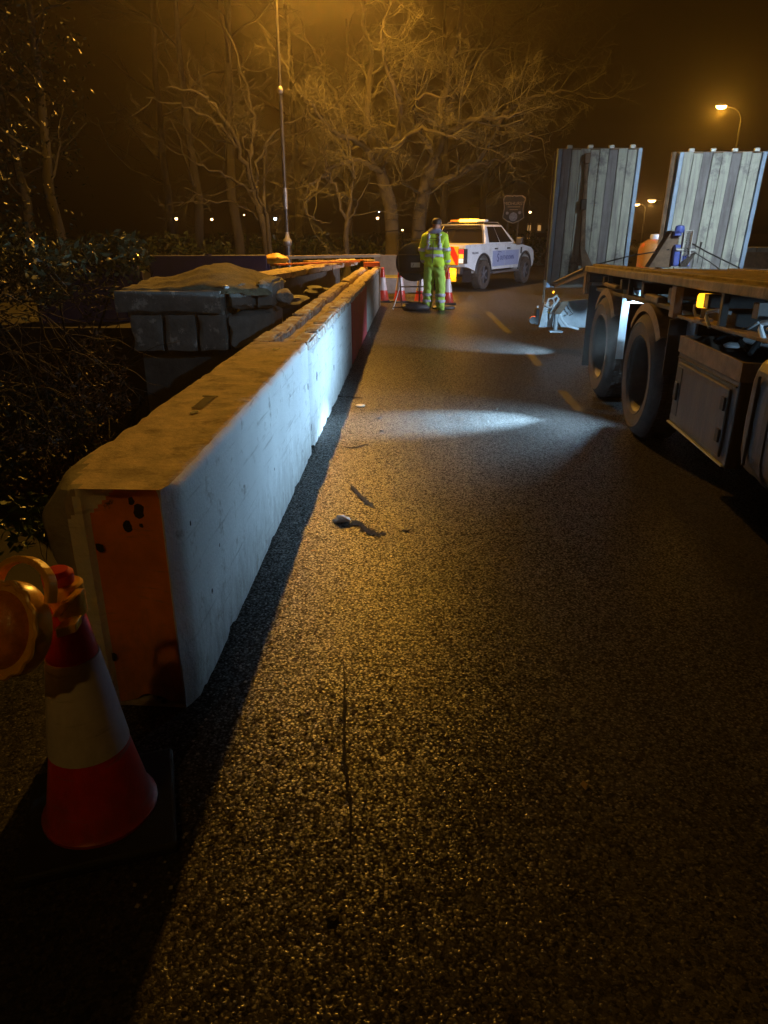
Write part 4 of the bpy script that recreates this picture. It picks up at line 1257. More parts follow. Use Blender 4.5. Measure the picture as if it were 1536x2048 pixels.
# far house with two lit door panels
hs = empty('distant_house', (11.0, 60, 0), R(4), 'dark distant house with two narrow lit windows right of the shield sign', 'house')
MB().box(-3.5, 2.2, 0, 5, 0, 3.2).build('wall', M['darkwall'], hs)
MB().prism([(-3.8, 3.2), (2.5, 3.2), (-.6, 5.2)], -.2, 5.2, 'y').build('roof', M['darkwall'], hs)
for x in (.2, 1.0):
    f = MB().box(x, x + .36, -.06, -.002, .85, 2.05).build('window_frame', M['ply'], hs)
    MB().box(x + .06, x + .30, -.08, -.062, 1.5, 1.9).build('pane', M['window_lit'], f)
    MB().box(x + .05, x + .31, -.08, -.062, .92, .98).build('sill_light', M['window_lit'], f)

rw = empty('boundary_wall', (8.6, 19.5, 0), R(2), 'dark brick wall with pale coping at the right edge behind the ramp', 'wall')
MB().box(0, 14, 0, .3, 0, 1.02).build('wall_face', M['truckbrown'], rw)
for k in range(14): MB().box(k + .01, k + .99, -.04, .34, 1.02, 1.14).build('coping_stone', M['stone'], rw, bevel=.01)

# drum behind the ramps
dr = empty('orange_drum', (5.9, 16.5, 0), 0, 'orange-yellow tank with a metal cap showing between the two ramps', 'tank')
mb = MB(); mb.lathe([(.32, 0), (.34, .05), (.34, 1.15), (.30, 1.28), (.16, 1.36), (.02, 1.38)], 24); mb.build('shell', M['drum'], dr, smooth=True)
mb = MB(); mb.lathe([(.12, 1.36), (.13, 1.42), (.12, 1.46), (.02, 1.47)], 16); mb.build('cap', M['galv'], dr, smooth=True)

# ================================================================== TRAFFIC CONES
def cone_mesh_parts(root, H=0.75, rb=0.145, rt=0.03, facets=None):
    def rz(z): return rb + (rt - rb) * (z / H)
    n_ = 32
    mb = MB(); mb.box(-.20, .20, -.20, .20, 0, .035); mb.build('base', M['rubber'], root, bevel=.01)
    mb = MB(); mb.lathe([(rb + .015, .033), (rb + .016, .045), (rb + .002, .06), (rz(.26), .26)], n_, cap=False); mb.build('lower_body', M['cone_red'], root, smooth=True)
    mb = MB(); mb.lathe([(rz(.26) + .003, .26), (rz(.54) + .003, .54)], n_); mb.build('reflective_sleeve', M['cone_white'], root, smooth=True)
    mb = MB(); mb.lathe([(rz(.54), .54), (rz(.70), .70), (rt + .006, .71), (rt + .007, H - .01), (rt - .004, H), (.012, H)], n_); mb.build('upper_body', M['cone_red'], root, smooth=True)
cg = 'red and white traffic cones'
c0 = empty('traffic_cone', (-0.80, 1.56, 0), 0.3, 'large near traffic cone at the left edge carrying a yellow lamp', 'traffic cone', cg)
cone_mesh_parts(c0, .78, .138, .030)
small = [(-.03, 17.15, 'small cone standing right at the end of the concrete blocks'), (.37, 17.1, 'small cone seen under the round black sign'),
         (.84, 16.95, 'small cone mostly hidden behind the worker and his sign frame'), (1.42, 16.6, 'small cone immediately right of the worker in front of the pickup')]
cs = None
for k, (x, y, lb) in enumerate(small):
    if cs is None:
        cs = empty('traffic_cone', (x, y, 0), 0, lb, 'traffic cone', cg)
        cone_mesh_parts(cs, .75, .14, .03)
    else:
        c = copy_tree(cs); c.location = (x, y, 0); c['label'] = lb; c.rotation_euler = (0, 0, k * .5)

# yellow road lamp clipped to the near cone
lm = empty('road_lamp', (-0.80, 1.46, 0.705), 0, 'yellow plastic road lamp with handle and unlit amber lens on the near cone', 'road lamp')
fdir = Matrix.Rotation(R(-42), 4, 'Z') @ Matrix.Rotation(R(74), 4, 'X')     # lens faces towards the camera
fm = Matrix.Translation((-0.075, -0.03, -0.015)) @ Matrix.Rotation(R(-24), 4, 'Z') @ Matrix.Rotation(R(66), 4, 'X')
RL = .108
mb = MB()
for j in range(1): pass
mb.lathe([(RL * 0.86, .018), (RL, .012), (RL * 1.04, -.005), (RL * 1.02, -.03), (RL * .8, -.045), (.01, -.05)], 40, fm)
mb.build('housing', M['yellow'], lm, smooth=True)
mb = MB()
prof = [(RL * .84, .016), (RL * .80, .030)]
for q in range(1, 8):
    t = q / 8 * PI / 2
    prof.append((RL * .78 * math.cos(t), .030 + .035 * math.sin(t) + (.0016 if q % 2 else 0)))
prof.append((.002, .066))
mb.lathe(prof, 40, fm); mb.build('lens', M['amber_lens'], lm, smooth=True)
# scalloped rim
mb = MB()
k_ = 72
ring = []
for j in range(k_):
    t = 2 * PI * j / k_
    rr = RL * 1.0 + .0035 * math.sin(t * 14)
    ring.append(fm @ Vector((rr * math.cos(t), rr * math.sin(t), .016)))
mb.tube(ring, .006, 6, closed=True); mb.build('scalloped_rim', M['yellow'], lm, smooth=True)
# carrying handle: flat arched strap over the top
hp = []
for j in range(15):
    t = PI * j / 14
    hp.append(fm @ Vector((-RL * .82 * math.cos(t), RL * .72 + .085 * math.sin(t) ** .75, -.028)))
mb = MB()
for j in range(len(hp) - 1):
    pass
V_ = []
fy = (fm.to_3x3() @ Vector((0, 0, 1))).normalized()
k = 0
vs = []; fs = []
for j, q in enumerate(hp):
    dd = (hp[min(j + 1, 14)] - hp[max(j - 1, 0)]).normalized()
    o_ = dd.cross(fy).normalized()
    for (a, b) in ((-.008, -.014), (.008, -.014), (.008, .014), (-.008, .014)):
        vs.append(q + o_ * a + fy * b)
for j in range(14):
    for c in range(4):
        fs.append((j * 4 + c, j * 4 + (c + 1) % 4, j * 4 + 4 + (c + 1) % 4, j * 4 + 4 + c))
mb.add(vs, fs).build('handle', M['yellow'], lm, smooth=False, bevel=.004)
# clip and battery tube holding it to the cone
MB().lathe([(.040, -.05), (.046, -.045), (.046, .035), (.040, .04)], 20, Matrix.Translation((.01, .10, .0))).build('cone_clip', M['yellow'], lm, smooth=True)
mb = MB(); mb.hexa([(-.012, .05, -.03), (.012, .05, -.03), (.012, .10, -.03), (-.012, .10, -.03)], [(.03, .03, .02), (.085, .02, .05), (.085, .05, .052), (.03, .10, .022)])
mb.build('bracket', M['yellow'], lm, bevel=.004)
mb = MB(); mb.hexa([(.02, .0, -.06), (.06, .02, -.055), (.06, .06, -.05), (.02, .06, -.06)], [(.02, .0, -.035), (.062, .02, -.03), (.062, .06, -.028), (.02, .06, -.035)])
mb.build('lower_clip', M['yellow'], lm, bevel=.003)

# ================================================================== ROUND SIGN ON A FRAME, SANDBAGS
sf = empty('temporary_sign', (0.50, 15.55, 0), R(4), 'round black sign back on a rusty frame beside the worker, white sticker on it', 'road sign')
mb = MB(); mb.lathe([(.01, .006), (.375, .006), (.38, .0), (.375, -.008), (.01, -.008)], 40, Matrix.Translation((.12, 0, .93)) @ Matrix.Rotation(R(90), 4, 'X'))
mb.build('sign_disc', M['signback'], sf, smooth=True)
# frame sits on the side facing the camera
mb = MB()
fr = .014
def fb(p, q, name='frame_bar', r=fr): MB().tube([p, q], r, 6).build(name, M['frame'], sf)
fb((-.24, -.04, 1.37), (-.16, -.05, .45)); fb((-.24, -.04, 1.37), (.50, -.04, 1.37)); fb((.50, -.04, 1.37), (.44, -.05, .45))
fb((-.22, -.045, 1.08), (.47, -.045, 1.08)); fb((-.19, -.05, .73), (.46, -.05, .73)); 
fb((-.16, -.05, .50), (-.34, -.30, .02)); fb((.26, -.05, .62), (.20, -.28, .02)); fb((-.16, -.05, .45), (-.10, .28, .02)); fb((.44, -.05, .45), (.44, .28, .02))
fb((-.34, -.30, .06), (.20, -.28, .06)); fb((-.02, -.15, .33), (.44, -.15, .33)); fb((-.16, -.05, .45), (.44, -.05, .45))
MB().box(.055, .245, -.016, -.010, .83, .925).build('sticker', M['label'], sf)
MB().add([(.085, -.0175, .845), (.098, -.0175, .845), (.125, -.0175, .91), (.112, -.0175, .91)], [(0, 1, 2, 3)]).build('sticker_print', M['grey_text'], sf)
def sandbag(loc, s, label, seed):
    mb = MB()
    bm = bmesh.new(); bmesh.ops.create_uvsphere(bm, u_segments=20, v_segments=12, radius=1)
    for v in bm.verts:
        p = v.co.copy()
        p.z = max(p.z, -.55)
        p *= 1 + .14 * noise.noise(p * 2 + Vector((seed, 0, 0)))
        mb.v.append((p.x * s[0], p.y * s[1], (p.z + .55) * s[2]))
    for f in bm.faces: mb.f.append(tuple(v.index for v in f.verts)); mb.mi.append(0)
    bm.free()
    return tag(mb.build('sandbag', M['bag'], None, smooth=True, loc=loc), label, 'sandbag', 'sandbags at the sign frame')
sandbag((.66, 15.25, .0), (.30, .17, .105), 'black sandbag lying on the foot of the round sign frame', 1)
sandbag((1.25, 15.55, .0), (.26, .15, .055), 'flatter black sandbag just right of the worker behind his feet', 5)

# ================================================================== WORKER
def build_person():
    root = empty('person', (1.02, 15.25, 0), R(-14), 'road worker in yellow-green hi-vis suit seen from behind, holding a sign frame', 'person')
    # joints, facing +Y (away from camera); x right
    J = {
        'pelvis': ((0, 0, .93), (.155, .125)), 'waist': ((0, 0, 1.05), (.165, .125)), 'chest': ((0, .015, 1.25), (.185, .135)),
        'shoulders': ((0, .01, 1.43), (.165, .105)), 'neck': ((.005, .025, 1.535), (.062, .062)), 'head0': ((.012, .045, 1.61), (.078, .085)), 'head1': ((.022, .060, 1.70), (.088, .098)), 'head2': ((.026, .055, 1.765), (.062, .07)),
        'shr': ((.185, 0, 1.41), (.082, .08)), 'elr': ((.245, .02, 1.14), (.062, .062)), 'wrr': ((.25, .10, .90), (.042, .042)), 'har': ((.245, .135, .83), (.036, .022)),
        'shl': ((-.185, 0, 1.41), (.082, .08)), 'ell': ((-.26, .05, 1.16), (.062, .062)), 'wrl': ((-.25, .20, .98), (.042, .042)), 'hal': ((-.245, .26, .93), (.036, .022)),
        'hipr': ((.095, 0, .86), (.115, .12)), 'knr': ((.135, .015, .50), (.088, .09)), 'anr': ((.15, -.03, .12), (.075, .078)), 'her': ((.15, -.035, .055), (.055, .07)), 'tor': ((.165, .16, .035), (.048, .035)),
        'hipl': ((-.095, 0, .86), (.115, .12)), 'knl': ((-.115, .02, .50), (.088, .09)), 'anl': ((-.12, -.02, .12), (.075, .078)), 'hel': ((-.12, -.025, .055), (.055, .07)), 'tol': ((-.15, .16, .035), (.048, .035)),
    }
    E_ = [('pelvis', 'waist'), ('waist', 'chest'), ('chest', 'shoulders'), ('shoulders', 'neck'), ('neck', 'head0'), ('head0', 'head1'), ('head1', 'head2'),
          ('shoulders', 'shr'), ('shr', 'elr'), ('elr', 'wrr'), ('wrr', 'har'), ('shoulders', 'shl'), ('shl', 'ell'), ('ell', 'wrl'), ('wrl', 'hal'),
          ('pelvis', 'hipr'), ('hipr', 'knr'), ('knr', 'anr'), ('anr', 'her'), ('her', 'tor'), ('pelvis', 'hipl'), ('hipl', 'knl'), ('knl', 'anl'), ('anl', 'hel'), ('hel', 'tol')]
    names = list(J)
    me = bpy.data.meshes.new('body')
    me.from_pydata([J[n_][0] for n_ in names], [(names.index(a), names.index(b)) for a, b in E_], [])
    # fingers: five short chains rooted inside each palm
    o = bpy.data.objects.new('body_tmp', me); col.objects.link(o)
    sk = o.modifiers.new('skin', 'SKIN')
    for v, n_ in zip(me.skin_vertices[0].data, names):
        v.radius = J[n_][1]
    me.skin_vertices[0].data[0].use_root = True
    sb = o.modifiers.new('sub', 'SUBSURF'); sb.levels = 3; sb.render_levels = 3
    bpy.context.view_layer.update()
    dg = bpy.context.evaluated_depsgraph_get()
    bme = bpy.data.meshes.new_from_object(o.evaluated_get(dg))
    bpy.data.objects.remove(o)
    bme.materials.clear(); bme.materials.append(M['skin'])
    bme.polygons.foreach_set('use_smooth', [True] * len(bme.polygons))
    body = bpy.data.objects.new('body', bme); col.objects.link(body); body.parent = root
    # face features, ears, fingers
    for s in (-1, 1):
        mb = MB(); mb.lathe([(.004, -.022), (.018, -.012), (.022, .0), (.016, .012), (.004, .02)], 10, Matrix.Translation((.02 + s * .089, .05, 1.68)) @ Matrix.Diagonal((.35, .8, 1.2, 1)))
        mb.build('ear', M['skin'], root, smooth=True)
    MB().hexa([(.008, .148, 1.655), (.038, .148, 1.655), (.038, .165, 1.66), (.008, .165, 1.66)], [(.016, .14, 1.70), (.030, .14, 1.70), (.028, .15, 1.70), (.018, .15, 1.70)]).build('nose', M['skin'], root, bevel=.004)
    for s in (-1, 1):
        mb = MB(); rock_mesh(mb, (.023 + s * .032, .142, 1.695), (.012, .008, .008), 1, 2, 0); mb.build('eye', M['label'], root, smooth=True)
    MB().box(.0, .045, .140, .150, 1.625, 1.632).build('mouth', M['chev_red'], root, bevel=.002)
    for s, (hx, hy, hz) in ((1, J['har'][0]), (-1, J['hal'][0])):
        for k in range(4):
            x = hx - s * .004; y = hy - .022 + k * .016
            L_ = (.062, .072, .068, .052)[3 - k]
            mb = MB(); mb.tube([(hx, y, hz + .01), (hx, y + .004, hz - .03), (hx - s * .008, y + .008, hz - .03 - L_ * .45), (hx - s * .024, y + .010, hz - .03 - L_ * .8)], [.009, .0088, .008, .006], 7)
            mb.build('finger', M['skin'], root, smooth=True)
        mb = MB(); mb.tube([(hx, hy + .02, hz + .02), (hx - s * .012, hy + .045, hz - .01), (hx - s * .02, hy + .05, hz - .04)], [.011, .010, .007], 7); mb.build('thumb', M['skin'], root, smooth=True)
    # clothing: shells pushed out from the body surface
    def shell(name, test, off, m, wr=0.0):
        V = []; F = []; idx = {}
        for p in bme.polygons:
            c = p.center
            if not test(c): continue
            f = []
            for vi in p.vertices:
                if vi not in idx:
                    v = bme.vertices[vi]
                    w = wr * noise.noise(Vector((v.co.x * 9, v.co.y * 9, v.co.z * 14 + v.co.x * 12)))
                    q = v.co + v.normal * (off + w)
                    idx[vi] = len(V); V.append(tuple(q))
                f.append(idx[vi])
            F.append(tuple(f))
        if not F: return None
        o2 = mesh_obj(name, V, F, m, root)
        so = o2.modifiers.new('solid', 'SOLIDIFY'); so.thickness = .006; so.offset = 1
        return o2
    arm = lambda c: abs(c.x) > .20 + max(0, (1.3 - c.z)) * 0 and c.z > .80
    shell('jacket', lambda c: c.z > .86 and c.z < 1.50 and not (abs(c.x) > .19 and c.z < .905), .016, M['hivis'], .014)
    shell('trousers', lambda c: c.z < .90 and c.z > .075 and not (abs(c.x) > .19 and c.z > .78) , .014, M['hivis2'], .016)
    shell('boot', lambda c: c.z < .10, .012, M['hivis2'])
    shell('hair', lambda c: c.z > 1.655 - (c.y - .05) * -1.0 * .0 and c.z > 1.60 + max(0, c.y - .03) * 1.25, .012, M['hair'], .006)
    shell('hood_collar', lambda c: 1.475 < c.z < 1.575 and abs(c.x) < .12, .026, M['hoodmat'], .006)
    def band(name, z0, z1, extra=lambda c: True, off=.026): return shell(name, lambda c: z0 < c.z < z1 and extra(c), off, M['tape'], .012)
    core_ = lambda c: abs(c.x) < .205
    band('reflective_band', 1.18, 1.235, core_)
    band('reflective_band', 1.04, 1.095, core_)
    for s in (-1, 1):
        band('shoulder_brace', 1.20, 1.47, lambda c, s=s: .085 < s * c.x < .140, .028)
        band('sleeve_band', 1.16, 1.22, lambda c, s=s: s * c.x > .185)
        band('sleeve_band', .95, .995, lambda c, s=s: s * c.x > .185)
        band('leg_band', .285, .335, lambda c, s=s: s * c.x > 0)
        band('leg_band', .165, .215, lambda c, s=s: s * c.x > 0)
    # dark logo line and cord down the back
    mb = MB()
    mb.tube([(-.11, -.168, 1.375), (-.06, -.178, 1.392), (0, -.182, 1.388), (.05, -.180, 1.397), (.10, -.170, 1.375)], .006, 5)
    mb.tube([(-.10, -.173, 1.35), (.08, -.18, 1.352)], .005, 5)
    mb.build('back_logo', M['darkstuff'], root)
    mb = MB(); mb.tube([(.0, -.185, 1.34), (.003, -.182, 1.22), (-.005, -.168, 1.08), (-.01, -.16, .93)], .008, 5); mb.build('back_seam', M['darkstuff'], root)
    mb = MB(); mb.tube([(.20, .11, 1.40), (.23, .13, 1.52)], .005, 5); mb.build('radio_aerial', M['label'], root)
    return root
build_person()

# ================================================================== PICKUP
def build_pickup():
    r = empty('pickup_truck', (1.91, 21.55, 0), R(-32.1), 'white double-cab pickup with amber light bar and chevron tailgate', 'pickup truck')
    HW = .93
    # side silhouette (Y, Z)
    def arch(cy, rr, n_=12, zc=.46):
        return [(cy - rr * math.cos(PI * k / n_), zc + rr * math.sin(PI * k / n_)) for k in range(n_ + 1)]
    prof = [(-1.22, .66), (-1.22, 1.24), (.28, 1.26), (2.2, 1.22), (3.0, 1.19), (3.72, 1.10), (3.98, .98), (4.05, .72), (3.98, .52)]
    a2 = arch(3.22, .50)[::-1]; a1 = arch(0, .50)[::-1]
    prof += [(3.72, .48)] + [(y, z) for y, z in a2] + [(2.70, .52), (.52, .52)] + [(y, z) for y, z in a1] + [(-.52, .52), (-.90, .62)]
    mb = MB(); mb.prism(prof, -HW, HW, 'x'); body = mb.build('body', M['carwhite'], r, bevel=.035, seg=3)
    # wheel-arch liners: dark box inside, flared trims outside
    MB().box(-HW + .25, HW - .25, -.6, 3.9, .36, .60).build('chassis', M['carblack'], r)
    for s in (-1, 1):
        for cy in (0, 3.22):
            mb = MB()
            pts = [(s * (HW + .015), y, z) for y, z in arch(cy, .515, 16)]
            mb.tube(pts, .035, 6); mb.build('wheel_arch_trim', M['carblack'], r, smooth=True)
    # cab
    def cab_pt(s, t, y0, y1, z0=1.22, z1=1.80):
        pass
    zb, zt = 1.22, 1.78
    bot = [(-.86, .30, zb), (.86, .30, zb), (.84, 2.72, zb), (-.84, 2.72, zb)]
    top = [(-.68, .52, zt), (.68, .52, zt), (.64, 1.86, zt), (-.64, 1.86, zt)]
    MB().hexa(bot, top).build('cab', M['carwhite'], r, bevel=.06, seg=4)
    def quad_on(a, b, c, d, u0, u1, v0, v1, off):
        a, b, c, d = map(Vector, (a, b, c, d))       # a,b bottom; c,d top (d above a)
        n_ = (b - a).cross(d - a).normalized() * off
        P_ = lambda u, v: (a.lerp(b, u)).lerp(d.lerp(c, u), v) + n_
        return [P_(u0, v0), P_(u1, v0), P_(u1, v1), P_(u0, v1)]
    def plate(name, q, m, th=.012, parent=r):
        q = [Vector(p) for p in q]
        n_ = (q[1] - q[0]).cross(q[3] - q[0]).normalized() * th
        return MB().hexa([p - n_ for p in q], q).build(name, m, parent)
    # right side windows (x+)
    A, B, C_, D = bot[1], bot[2], top[2], top[1]
    plate('rear_door_window', quad_on(A, B, C_, D, .10, .43, .10, .88, .012), M['glass_dark'])
    plate('front_door_window', quad_on(A, B, C_, D, .46, .86, .10, .88, .012), M['glass_dark'])
    A2, B2, C2, D2 = bot[3], bot[0], top[0], top[3]
    plate('rear_door_window', quad_on(A2, B2, C2, D2, .57, .90, .10, .88, .012), M['glass_dark'])
    plate('front_door_window', quad_on(A2, B2, C2, D2, .14, .54, .10, .88, .012), M['glass_dark'])
    plate('rear_window', quad_on(bot[0], bot[1], top[1], top[0], .04, .96, .06, .95, .012), M['glass_dark'])
    plate('windscreen', quad_on(bot[2], bot[3], top[3], top[2], .06, .94, .06, .94, .012), M['glass_dark'])
    # sports bar frame around rear window
    mb = MB(); mb.tube([(-.80, .24, 1.26), (-.74, .30, 1.60), (-.66, .36, 1.76), (.66, .36, 1.76), (.74, .30, 1.60), (.80, .24, 1.26)], .028, 8); mb.build('sports_bar', M['alloy'], r, smooth=True)
    # roof rails and light bar
    for s in (-1, 1):
        MB().tube([(s * .60, .60, 1.80), (s * .60, .7, 1.84), (s * .58, 1.7, 1.84), (s * .58, 1.8, 1.80)], .016, 6).build('roof_rail', M['alloy'], r, smooth=True)
    lb = MB().box(-.58, .58, .82, 1.06, 1.83, 1.85).build('light_bar', M['carblack'], r)
    MB().box(-.30, .25, .80, 1.07, 1.855, 1.93).build('amber_lens', M['amber_glow'], lb, bevel=.015)
    MB().box(.26, .56, .83, 1.05, 1.855, 1.915).build('clear_lens', M['label'], lb, bevel=.015)
    MB().box(-.62, -.34, .83, 1.05, 1.855, 1.915).build('end_lens', M['amber_lens'], lb, bevel=.015)
    # doors (right side) with blue-grey wrap, gaps recessed
    for s in (-1, 1):
        X = s * (HW + .004)
        for (y0, y1, nm) in ((.62, 1.55, 'rear_door'), (1.565, 2.66, 'front_door')):
            x0, x1 = sorted((s * (HW - .01), s * (HW + .012)))
            dd = MB().box(x0, x1, y0, y1, .60, 1.19).build(nm, M['carwhite'], r, bevel=.008)
            xa, xb = sorted((s * (HW + .0125), s * (HW + .016)))
            MB().box(xa, xb, y0 + .006, y1 - .006, .61, 1.045).build('blue_wrap', M['carblue'], dd)
            ha, hb = sorted((s * (HW + .014), s * (HW + .045)))
            MB().box(ha, hb, y0 + .12, y0 + .32, 1.085, 1.125).build('handle', M['carblack'], dd, bevel=.01)
        sa, sb = sorted((s * (HW - .12), s * (HW + .07)))
        MB().box(sa, sb, .62, 2.62, .40, .455).build('side_step', M['alloy'], r, bevel=.02)
        ga, gb = sorted((s * (HW + .01), s * (HW + .03)))
        MB().box(ga, gb, 2.80, 2.90, .92, 1.12).build('wing_vent', M['carblack'], r, bevel=.01)
        ma, mb2 = sorted((s * (HW + .02), s * (HW + .22)))
        MB().box(ma, mb2, 2.36, 2.50, 1.20, 1.42).build('mirror', M['carblack'], r, bevel=.04)
    # lettering on the right doors
    TX = Matrix.Translation((HW + .0185, .95, .74)) @ Matrix.Rotation(R(90), 4, 'Z') @ Matrix.Rotation(R(90), 4, 'X')
    text_obj('company_initial', 'S', .34, M['navy_text'], r, TX @ Matrix.Translation((0, -.01, 0)))
    text_obj('company_name', 'OUTHDOWN', .175, M['navy_text'], r, TX @ Matrix.Translation((.22, .035, 0)))
    mb = MB(); mb.tube([(HW + .019, 1.0, 1.0), (HW + .019, 1.07, 1.035), (HW + .019, 1.13, 1.0), (HW + .019, 1.2, 1.02), (HW + .019, 1.25, .995)], .009, 5); mb.build('hill_mark', M['navy_text'], r)
    text_obj('model_lettering', 'WILDTRAK', .085, M['grey_text'], r, Matrix.Translation((HW + .006, -.78, .985)) @ Matrix.Rotation(R(90), 4, 'Z') @ Matrix.Rotation(R(90), 4, 'X'), extrude=.003)
    MB().box(HW - .004, HW + .010, -1.18, .22, 1.20, 1.24).build('bed_rail', M['carwhite'], r, bevel=.01)
    # tailgate with chevrons: diagonal alternating strips, clipped to the gate
    tg = MB().box(-.74, .74, -1.26, -1.215, .70, 1.20).build('tailgate', M['chev_yellow'], r, bevel=.01)
    def clip_band(x0, sgn):
        # band slanting outwards/downwards clipped to z .71-1.19, x 0..0.73
        w, sl = .20, .62
        poly = []
        z0, z1 = .715, 1.185
        pts = [(x0, z1), (x0 + w, z1), (x0 + w + (z1 - z0) * sl, z0), (x0 + (z1 - z0) * sl, z0)]
        # simple Sutherland-Hodgman against x>=0 and x<=.73
        def cl(P_, f, inter):
            out = []
            for i in range(len(P_)):
                a, b = P_[i], P_[(i + 1) % len(P_)]
                if f(a): out.append(a)
                if f(a) != f(b): out.append(inter(a, b))
            return out
        def ix(X): return lambda a, b: (X, a[1] + (b[1] - a[1]) * (X - a[0]) / (b[0] - a[0]))
        pts = cl(pts, lambda p: p[0] >= 0, ix(0))
        if pts: pts = cl(pts, lambda p: p[0] <= .73, ix(.73))
        return [(sgn * x, z) for x, z in pts]
    for sgn in (-1, 1):
        for k in range(-2, 3):
            pts = clip_band(k * .40 - .02, sgn)
            if len(pts) >= 3:
                MB().prism(pts, -1.268, -1.2605, 'y').build('chevron_stripe', M['chev_red'], tg)
    MB().box(-.12, .12, -1.275, -1.262, 1.02, 1.10).build('tailgate_handle', M['carblack'], tg)
    for s in (-1, 1):
        xa, xb = sorted((s * .75, s * .945))
        cl_ = MB().box(xa, xb, -1.262, -1.08, .74, 1.14).build('tail_lamp', M['carblack'], r, bevel=.02)
        for (z0, z1, m) in ((1.01, 1.12, 'tail_red'), (.89, 1.0, 'tail_orange'), (.76, .88, 'tail_white')):
            xa, xb = sorted((s * .76, s * .90))
            MB().box(xa, xb, -1.275, -1.25, z0, z1).build('lens', M[m], cl_, bevel=.008)
    MB().box(-.90, .90, -1.40, -1.20, .46, .66).build('rear_bumper', M['carblack'], r, bevel=.03)
    MB().box(-.5, .5, -1.35, -1.1, .30, .46).build('tow_bar', M['carblack'], r, bevel=.02)
    for s in (-1, 1):
        f = MB().box(s * .66 - .09, s * .66 + .09, -1.425, -1.402, .50, .63).build('bumper_lamp', M['amber_mark'], r, bevel=.01)
    MB().box(.60, .78, -1.43, -1.405, .28, .62).build('reflector_board', M['chev_yellow'], r)
    light('tail_light_glow', 'POINT', (.62, -1.62, .50), 9, (1, .42, .05), r, .04)
    light('beacon_glow', 'POINT', (0, .70, 2.04), 16, (1, .48, .05), r, .06)
    # front: bonnet lamp glints
    for s in (-1, 1):
        MB().box(s * .74 - .14, s * .74 + .14, 3.92, 4.03, .90, 1.04).build('headlamp', M['label'], r, bevel=.02)
    # wheels
    w = empty('wheel', (HW - .06, 0, .405)); w.parent = r
    rot = Matrix.Rotation(R(90), 4, 'Y')
    mb = MB(); mb.lathe([(.25, -.13), (.37, -.135), (.40, -.10), (.405, 0), (.40, .10), (.37, .135), (.25, .13), (.25, .08), (.25, -.08)], 40, rot, closed_prof=True)
    for k in range(30):
        a = 2 * PI * k / 30
        mtx = Matrix.Rotation(a, 4, 'X') @ Matrix.Translation((0, 0, .405))
        mb.box(-.12, -.02, -.020, .020, -.02, .010, mtx=mtx); mb.box(.02, .12, -.020, .020, -.02, .010, mtx=mtx @ Matrix.Rotation(0, 4, 'X'))
    mb.build('tyre', M['tyre'], w, smooth=True)
    mb = MB(); mb.lathe([(.252, .10), (.235, .11), (.225, .06), (.01, .03)], 32, rot, cap=False)
    mb.build('rim', M['carblack'], w, smooth=True)
    for k in range(6):
        a = 2 * PI * k / 6
        MB().hexa([Matrix.Rotation(a, 4, 'X') @ Vector(p) for p in ((.07, -.03, .03), (.07, .03, .03), (.085, .022, .235), (.085, -.022, .235))],
                  [Matrix.Rotation(a, 4, 'X') @ Vector(p) for p in ((.10, -.022, .03), (.10, .022, .03), (.108, .016, .235), (.108, -.016, .235))]).build('spoke', M['alloy'], w)
    MB().cyl((.05, 0, 0), (.115, 0, 0), .055, 16).build('hub', M['alloy'], w, smooth=True)
    for (x, y, rz) in ((HW - .06, 3.22, 0), (-HW + .06, 0, PI), (-HW + .06, 3.22, PI)):
        c = copy_tree(w, r); c.location = (x, y, .405); c.rotation_euler = (0, 0, rz)
    MB().box(HW - .34, HW - .06, -.66, -.645, .22, .58).build('mudflap', M['carblack'], r)
    r.scale = (.955, .955, .955); r.location = (2.02, 21.5, 0)
    return r
build_pickup()

# ================================================================== PLANT TRUCK (flatbed with ramps)
TA = math.atan(.075)
T = empty('flatbed_truck', (1.92, 4.45, 0), -TA, 'dark plant truck with timber deck and two raised loading ramps at the right', 'truck')
def zdeck(s): return 1.243 - .0232 * s
# local x = lateral (0 = near side), local y = towards the rear
def tb(name, x0, x1, y0, y1, z0, z1, m, bevel=0.0, parent=T):
    return MB().box(x0, x1, y0, y1, z0, z1).build(name, m, parent, bevel=bevel)
def slab(name, x0, x1, y0, y1, dz0, dz1, m, bevel=0.0, parent=T):
    return MB().hexa([(x0, y0, zdeck(y0) + dz0), (x1, y0, zdeck(y0) + dz0), (x1, y1, zdeck(y1) + dz0), (x0, y1, zdeck(y1) + dz0)],
                     [(x0, y0, zdeck(y0) + dz1), (x1, y0, zdeck(y0) + dz1), (x1, y1, zdeck(y1) + dz1), (x0, y1, zdeck(y1) + dz1)]).build(name, m, parent, bevel=bevel)
slab('side_rail', 0, .07, -2.4, 3.78, -.03, .03, M['plank'], .008)
slab('side_rail', 2.43, 2.50, -2.4, 3.78, -.03, .03, M['plank'], .008)
slab('edge_timber', .074, .20, -2.4, 3.76, -.02, .05, M['plank'], .006)
x = .205
rnd = random.Random(3)
while x < 2.40:
    w_ = .185
    slab('deck_plank', x, min(x + w_ - .008, 2.425), -2.4, 3.75, -.045, rnd.uniform(-.006, .012), M['plank'], .004)
    x += w_
# chassis and cross-members
for xx in (.72, 1.62):
    slab('chassis_rail', xx, xx + .16, -3.2, 5.6, -.42, -.10, M['truckdark'], .006)
for k in range(9):
    y = -2.2 + k * .72
    slab('cross_member', .02, 2.48, y, y + .07, -.13, -.05, M['truckdark'])
